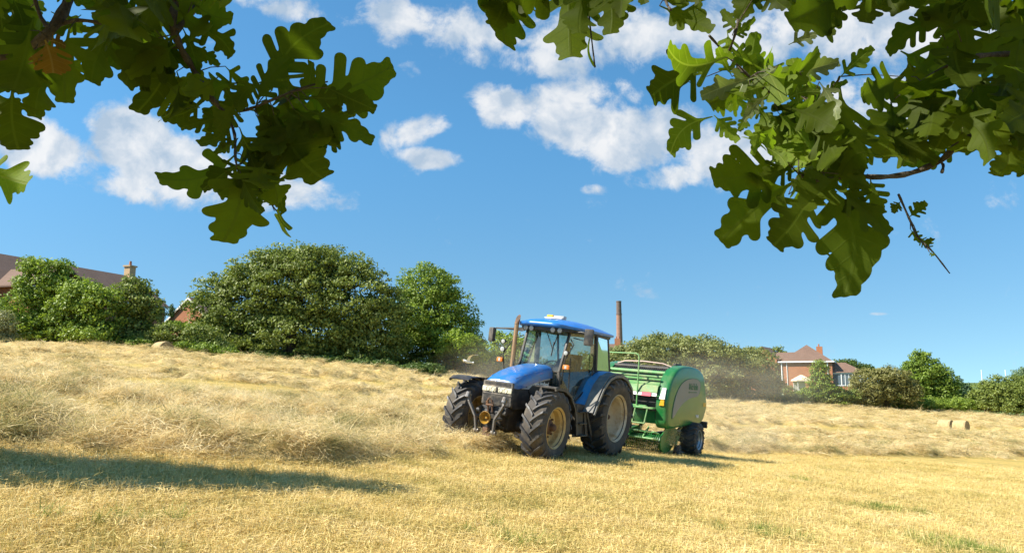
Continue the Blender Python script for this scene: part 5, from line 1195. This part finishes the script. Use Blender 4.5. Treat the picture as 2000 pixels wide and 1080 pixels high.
# left spray
S = LeafSet()
for q in [(530,178,648,45,.52),(585,195,768,128,.58),(640,172,738,218,.55),(600,215,735,278,.42),(535,225,645,362,.72),(480,214,600,232,.5),(500,205,570,110,.5),(540,195,640,235,.6),
          (440,130,500,182,.42),(430,228,350,250,.42),(415,205,338,160,.5),(462,300,303,346,.40),(468,325,432,482,.86),(472,318,395,372,.4),(478,312,552,352,.5),(500,350,556,420,.42),(468,250,527,335,.38),(505,235,545,335,.40),(470,225,440,175,.4),
          (560,200,610,120,.45),(600,190,690,190,.55),(575,215,660,290,.5),(455,235,385,280,.35),(465,270,420,300,.35),(500,225,560,280,.6),(470,340,520,420,.45),
          (335,60,262,228,.50),(345,70,242,168,.68),(385,55,458,118,.66),(375,5,462,38,.7),(330,90,322,195,.6),(345,140,372,218,.5),(380,95,430,130,.5),(300,10,212,132,.66),(235,40,178,168,.66),(135,60,128,208,.66),(95,130,66,238,.55),(25,170,40,304,.6),(350,20,420,70,.7),(300,60,330,150,.7),(280,90,285,180,.6),(60,60,20,190,.7),(380,-20,330,60,.7)]:
    lf(S, *q)
fill(S, [(-40,-40),(310,-40),(300,60),(200,110),(120,140),(40,200),(-40,240)], 34, 75, 115)
fill(S, [(450,190),(560,165),(650,190),(640,290),(560,330),(500,330),(450,260)], 14, 65, 100, D0=1.18, D1=1.35)
fill(S, [(450,320),(510,300),(540,380),(480,400)], 6, 60, 95, D0=1.2, D1=1.3)
fill(S, [(340,140),(430,150),(450,230),(400,250),(340,220)], 8, 60, 95, D0=1.2, D1=1.35)
fill(S, [(240,-40),(440,-40),(400,60),(350,140),(290,120),(250,60)], 12, 75, 115)
S.build('leaves', NL, oak)
S = LeafSet(); lf(S, 536, 412, 563, 470, .2, roll=.8, depth=.2); lf(S, 540, 405, 568, 452, .25, roll=.5, depth=.2); lf(S, 1153, 70, 1164, 134, .10, depth=.1)
lf(S, -45, 330, 62, 362, .95, D=1.3, tone=.9); lf(S, 60, 15, 82, 5, .7, tone=1.0); lf(S, 285, 110, 300, 60, .3, tone=1.); lf(S, -20, 30, 60, 90, .7, tone=.7, D=1.4); lf(S, -20, 90, 50, 60, .6, D=1.35)
S.build('leaves', NB, oak)
S = LeafSet(); lf(S, 88, 78, 105, 150, .9, D=1.12, tone=.4); lf(S, 95, 80, 128, 92, .6, D=1.12, tone=.1); lf(S, 60, 110, 95, 135, .6, D=1.14, tone=.9); S.build('browned_leaves', NO, oak)
# centre and right sprays
S = LeafSet()
for q in [(1050,-35,985,98,.95),(1010,-50,960,60,.8),(1112,-40,1114,132,.62),(1150,-30,1130,80,.6),(1180,-45,1192,78,.66),(1215,-60,1215,40,.7),(1245,-50,1262,12,.8),(1350,-60,1310,22,.9),(1330,-60,1370,10,.8),
          (1378,128,1262,196,.78),(1288,12,1398,66,.48),(1455,165,1372,212,.7),(1560,180,1528,305,.55),(1640,170,1652,325,.72),(1600,170,1590,300,.5),(1545,325,1376,352,.72),(1560,350,1400,478,.62),(1590,368,1500,490,.66),(1600,345,1645,588,.56),(1640,370,1738,458,.46),
          (1700,345,1728,420,.6),(1680,340,1650,420,.5),(1560,310,1480,350,.5),(1775,425,1812,392,.62),(1830,40,1728,105,.62),(1665,-20,1530,52,.8),(1620,-20,1617,78,.6),(1700,-30,1690,60,.6),(1480,-40,1440,42,.7),(1500,-40,1540,20,.7),
          (1960,270,1935,348,.85),(2000,230,1992,318,.8),(1840,240,1760,328,.7),(1850,150,1718,182,.7),(1790,190,1680,262,.75),(1760,150,1670,190,.8),(1880,250,1870,310,.6),(1900,180,1820,300,.8),(1870,60,1790,20,.7),(1560,190,1480,290,.55),(1620,330,1700,370,.5),(1640,340,1560,420,.6),(1740,200,1700,320,.7),(1780,150,1860,80,.5),(1440,60,1410,20,.4),(1590,300,1660,350,.6),(1540,380,1600,330,.5)]:
    lf(S, *q)
fill(S, [(1830,-40),(2040,-40),(2040,270),(1900,290),(1800,300),(1720,260),(1700,180),(1800,140),(1860,60)], 52, 85, 135)
fill(S, [(1850,200),(2040,190),(2040,320),(1930,300),(1860,270)], 18, 95, 140)
fill(S, [(1380,-70),(1860,-70),(1800,-15),(1500,-20)], 22)
fill(S, [(940,-80),(1380,-80),(1300,-35),(1000,-35)], 14)
fill(S, [(1540,230),(1680,220),(1720,330),(1620,370),(1560,350)], 12, 80, 120)
S.build('leaves', NL, oak)
S = LeafSet()
for q in [(1418,112,1286,92,.60),(1392,228,1306,306,.62),(1394,225,1442,278,.55),(1463,158,1470,78,.6),(1495,140,1588,96,.42),(1640,152,1712,90,.42),(1420,60,1400,130,.4),(1430,70,1470,40,.5),(1500,175,1560,140,.5),(1480,200,1520,250,.5),(1520,220,1580,270,.5),(1490,250,1470,300,.5),(1530,200,1600,180,.45),(1560,260,1620,250,.4),(1560,170,1570,120,.4),(1610,190,1650,160,.4),(1380,150,1340,110,.4),(1460,215,1440,260,.4),(1500,290,1540,330,.4),(1430,150,1400,90,.5)]:
    lf(S, *q, D=1.2, bend=.2)
fill(S, [(1430,110),(1560,130),(1640,190),(1600,290),(1500,300),(1450,220)], 26, 55, 95, spread=180, D0=1.15, D1=1.35)
S.build('leaves', NB, oak)
S = LeafSet()
for q in [(1540,88,1602,62,.5),(1562,142,1628,122,.5),(1480,150,1362,192,.32),(1500,185,1450,240,.3),(1600,160,1640,240,.3),(1520,130,1470,170,.3)]: lf(S, *q, D=1.16, bend=.25)
S.build('pale_leaves', NP, oak)
def branch(name, pts, r0, r1, D=1.25):
    P = [at(x, y, D + .03 * math.sin(i * 2.1)) for i, (x, y) in enumerate(pts)]; a = MB()
    Q = []; n_ = len(P)
    for i in range(n_ - 1):
        p0, p1, p2, p3 = P[max(i - 1, 0)], P[i], P[i + 1], P[min(i + 2, n_ - 1)]
        for j in range(4):
            t = j / 4; Q.append(.5 * ((2 * p1) + (p2 - p0) * t + (2 * p0 - 5 * p1 + 4 * p2 - p3) * t * t + (3 * p1 - p0 - 3 * p2 + p3) * t ** 3))
    Q.append(P[-1]); BR.extend(Q); m_ = len(Q); rs = [(r0 + (r1 - r0) * i / m_) * (1 + .18 * math.sin(i * 1.9)) for i in range(m_)]
    a.tube(Q, rs, 8); return a.build(name, twig_m, oak)
branch('branch', [(-60,130),(40,100),(90,70),(130,10),(150,-60)], .008, .010)
branch('branch', [(300,-90),(345,-20),(336,40),(352,92),(382,142),(412,190),(442,224)], .0085, .0035)
branch('branch', [(400,-60),(385,10),(345,60)], .006, .004)
branch('twig', [(440,222),(485,214),(540,192),(590,172),(640,160)], .003, .0015); branch('twig', [(442,222),(458,262),(460,310),(470,340),(500,362),(540,412)], .003, .001)
branch('twig', [(60,-30),(90,50),(150,40),(230,45),(300,10)], .004, .003)
branch('branch', [(2060,104),(1960,106),(1900,112),(1850,130),(1800,160)], .0055, .003); branch('branch', [(2060,230),(1960,250),(1880,275),(1840,312),(1780,338),(1720,346),(1660,344),(1600,352),(1560,340)], .0065, .003)
branch('twig', [(1385,70),(1420,108),(1455,142),(1500,178),(1560,182),(1620,260),(1640,340)], .0022, .0028); branch('twig', [(1755,380),(1775,425),(1792,462),(1822,492),(1855,534)], .0022, .0010)
branch('twig', [(1830,312),(1842,322),(1840,336)], .002, .003); branch('twig', [(1410,-60),(1440,20),(1435,70),(1420,108)], .003, .002); branch('twig', [(1290,-70),(1300,0),(1310,20)], .003, .002); branch('twig', [(1140,-60),(1150,30),(1162,132)], .0025, .001)
branch('twig', [(1640,150),(1628,175),(1600,200),(1560,182)], .002, .002)
S = LeafSet()
for q in [(1778,448,1800,475,.6),(1795,465,1818,478,.6),(1808,485,1820,470,.5),(1760,392,1742,418,.5),(1815,492,1828,498,.6)]: lf(S, *q)
S.build('leaves', NL, oak)
for b_ in BASES:
    q = min(BR, key=lambda p: (p - b_).length)
    if (q - b_).length < .11 and b_.z < .75 * b_.y:
        a = MB(); a.tube([q, q.lerp(b_, .5) + Vector((0, 0, .004)), b_], [.0013, .0010, .0008], 5); a.build('leaf_stalk', twig_m, oak)
# the rest of the crown, above and left of the view, keeps most of these leaves in shade
r_ = np.random.default_rng(8); n_ = 6200
C = np.c_[r_.uniform(-2.9, 1.3, n_), r_.uniform(-1.2, 1.35, n_), r_.uniform(.85, 1.9, n_)]
C[:, 2] += np.maximum(0, C[:, 1] - .8) * .55 + .1
sd_ = np.array(sv); hole = np.array(at(1470, 170, 1.2)); rel = C - hole; perp = rel - (rel @ sd_)[:, None] * sd_
keep = (np.linalg.norm(perp, axis=1) > .24) & ((C[:, 2] / np.maximum(C[:, 1], .05) > .60) | (C[:, 1] < .3))
h2_ = np.array(at(30, 350, 1.3)); rel = C - h2_; perp = rel - (rel @ sd_)[:, None] * sd_; keep &= np.linalg.norm(perp, axis=1) > .07
C = C[keep]
lb = r_.normal(size=(5200, 3)); lb /= np.linalg.norm(lb, axis=1)[:, None]
def shade_at(x, y, h):
    return np.array([x - h / math.tan(R(SUN_EL)) * math.cos(R(SUN_AZ)), y - h / math.tan(R(SUN_EL)) * math.sin(R(SUN_AZ)), float(terrain(x, y)) + h])
C2 = np.concatenate([shade_at(*q[:3]) + lb[q[3]:q[4]] * r_.uniform(.3, 1, q[4] - q[3])[:, None] ** .5 * q[5] for q in
    ((-2.6, 9.15, 6.9, 0, 330, (.9, .7, 1.1)), (-3.9, 8.6, 5.7, 330, 1000, (1.1, .95, 1.3)), (-5.4, 7.9, 4.4, 1000, 1900, (1.3, 1.2, 1.5)), (-7.4, 7.2, 3.6, 1900, 2700, (1.4, 1.3, 1.4)))])
V, F = leaves(C, .15, r_, aspect=.75); V2, F2 = leaves(C2, .24, r_, aspect=.75)
nv = len(V); nC = len(C) + len(C2)
crn = mesh_np('crown', np.concatenate([V, V2]), np.concatenate([F, F2 + nv]), NL, oak, attrs={'tone': ('FACE', r_.uniform(0, 1, 2 * nC))})
a = MB(); zb_ = plane_z(-6.5, -1.5)
a.tube([(-6.5, -1.5, zb_ - .4), (-6.5, -1.5, zb_ + .3), (-6.45, -1.4, 1.0), (-6.4, -1.3, 3.0), (-6.6, -1.2, 5.5)], [.55, .42, .36, .28, .12], 14)
a.tube([(-6.42, -1.35, 1.2), (-4.5, -.8, 1.9), (-2.5, 0, 1.8), (-.9, .5, 1.5), (.6, .7, 1.35)], [.2, .14, .09, .05, .02], 10)
a.tube([(-6.42, -1.3, 2.4), (-7.6, 2.0, 3.0), (-9.0, 4.6, 3.3), tuple(shade_at(-5.6, 7.9, 4.3)), tuple(shade_at(-3.0, 9.0, 7.0))], [.22, .17, .12, .08, .03], 10)
a.tube([(-2.5, 0, 1.8), (-1.8, .6, 1.3), (-1.2, 1.1, 1.0), (-.62, 1.25, .70)], [.05, .03, .016, .009], 8)
a.build('trunk', bark, oak)
# ---------------------------------------------------------------- dust thrown up behind the baler
def dust(name, c, rad, dens, label, seed, colr=(.93, .84, .70)):
    bpy_m = bpy.data.materials.new(name); bpy_m.use_nodes = True; nt = bpy_m.node_tree; nt.nodes.clear(); n = NT(nt)
    tco = n.n('ShaderNodeTexCoord').outputs['Object']
    ln = n.vmath('LENGTH', tco).outputs['Value']
    f = n.mr(ln, 1.0, .25); mp_ = n.n('ShaderNodeMapping'); n.l(tco, mp_.inputs[0]); mp_.inputs['Location'].default_value = (seed, 0, 0)
    ns = n.mr(n.noise(mp_.outputs[0], 2.2, 3, .6), .35, .7, .25, 1.3)
    pv = n.n('ShaderNodeVolumePrincipled'); pv.inputs['Color'].default_value = (*colr, 1); pv.inputs['Anisotropy'].default_value = .2
    n.l(n.math('MULTIPLY', n.math('MULTIPLY', f, ns), dens), pv.inputs['Density'])
    o = n.n('ShaderNodeOutputMaterial'); n.l(pv.outputs[0], o.inputs['Volume'])
    bm = bmesh.new(); bmesh.ops.create_icosphere(bm, subdivisions=3, radius=1.0); me = bpy.data.meshes.new(name); bm.to_mesh(me); bm.free(); me.materials.append(bpy_m)
    ob = bpy.data.objects.new(name, me); col.objects.link(ob); ob.location = c; ob.scale = rad
    return tag(ob, label, 'dust', kind='stuff')
d1 = at(1400, 755, 44); dust('dust_cloud', d1, (9.5, 9, 3.2), .026, 'brown haze of dust drifting behind the baler in front of the right hedge', 1)
d2 = at(985, 720, 50); dust('dust_cloud', d2, (5.5, 8, 2.8), .028, 'faint brown dust hanging left of the tractor cab before the hedge', 5)
d3 = at(1440, 850, 27); dust('dust_cloud', d3, (2.6, 2.2, 1.1), .11, 'low pale dust at the wheels behind the baler', 9)
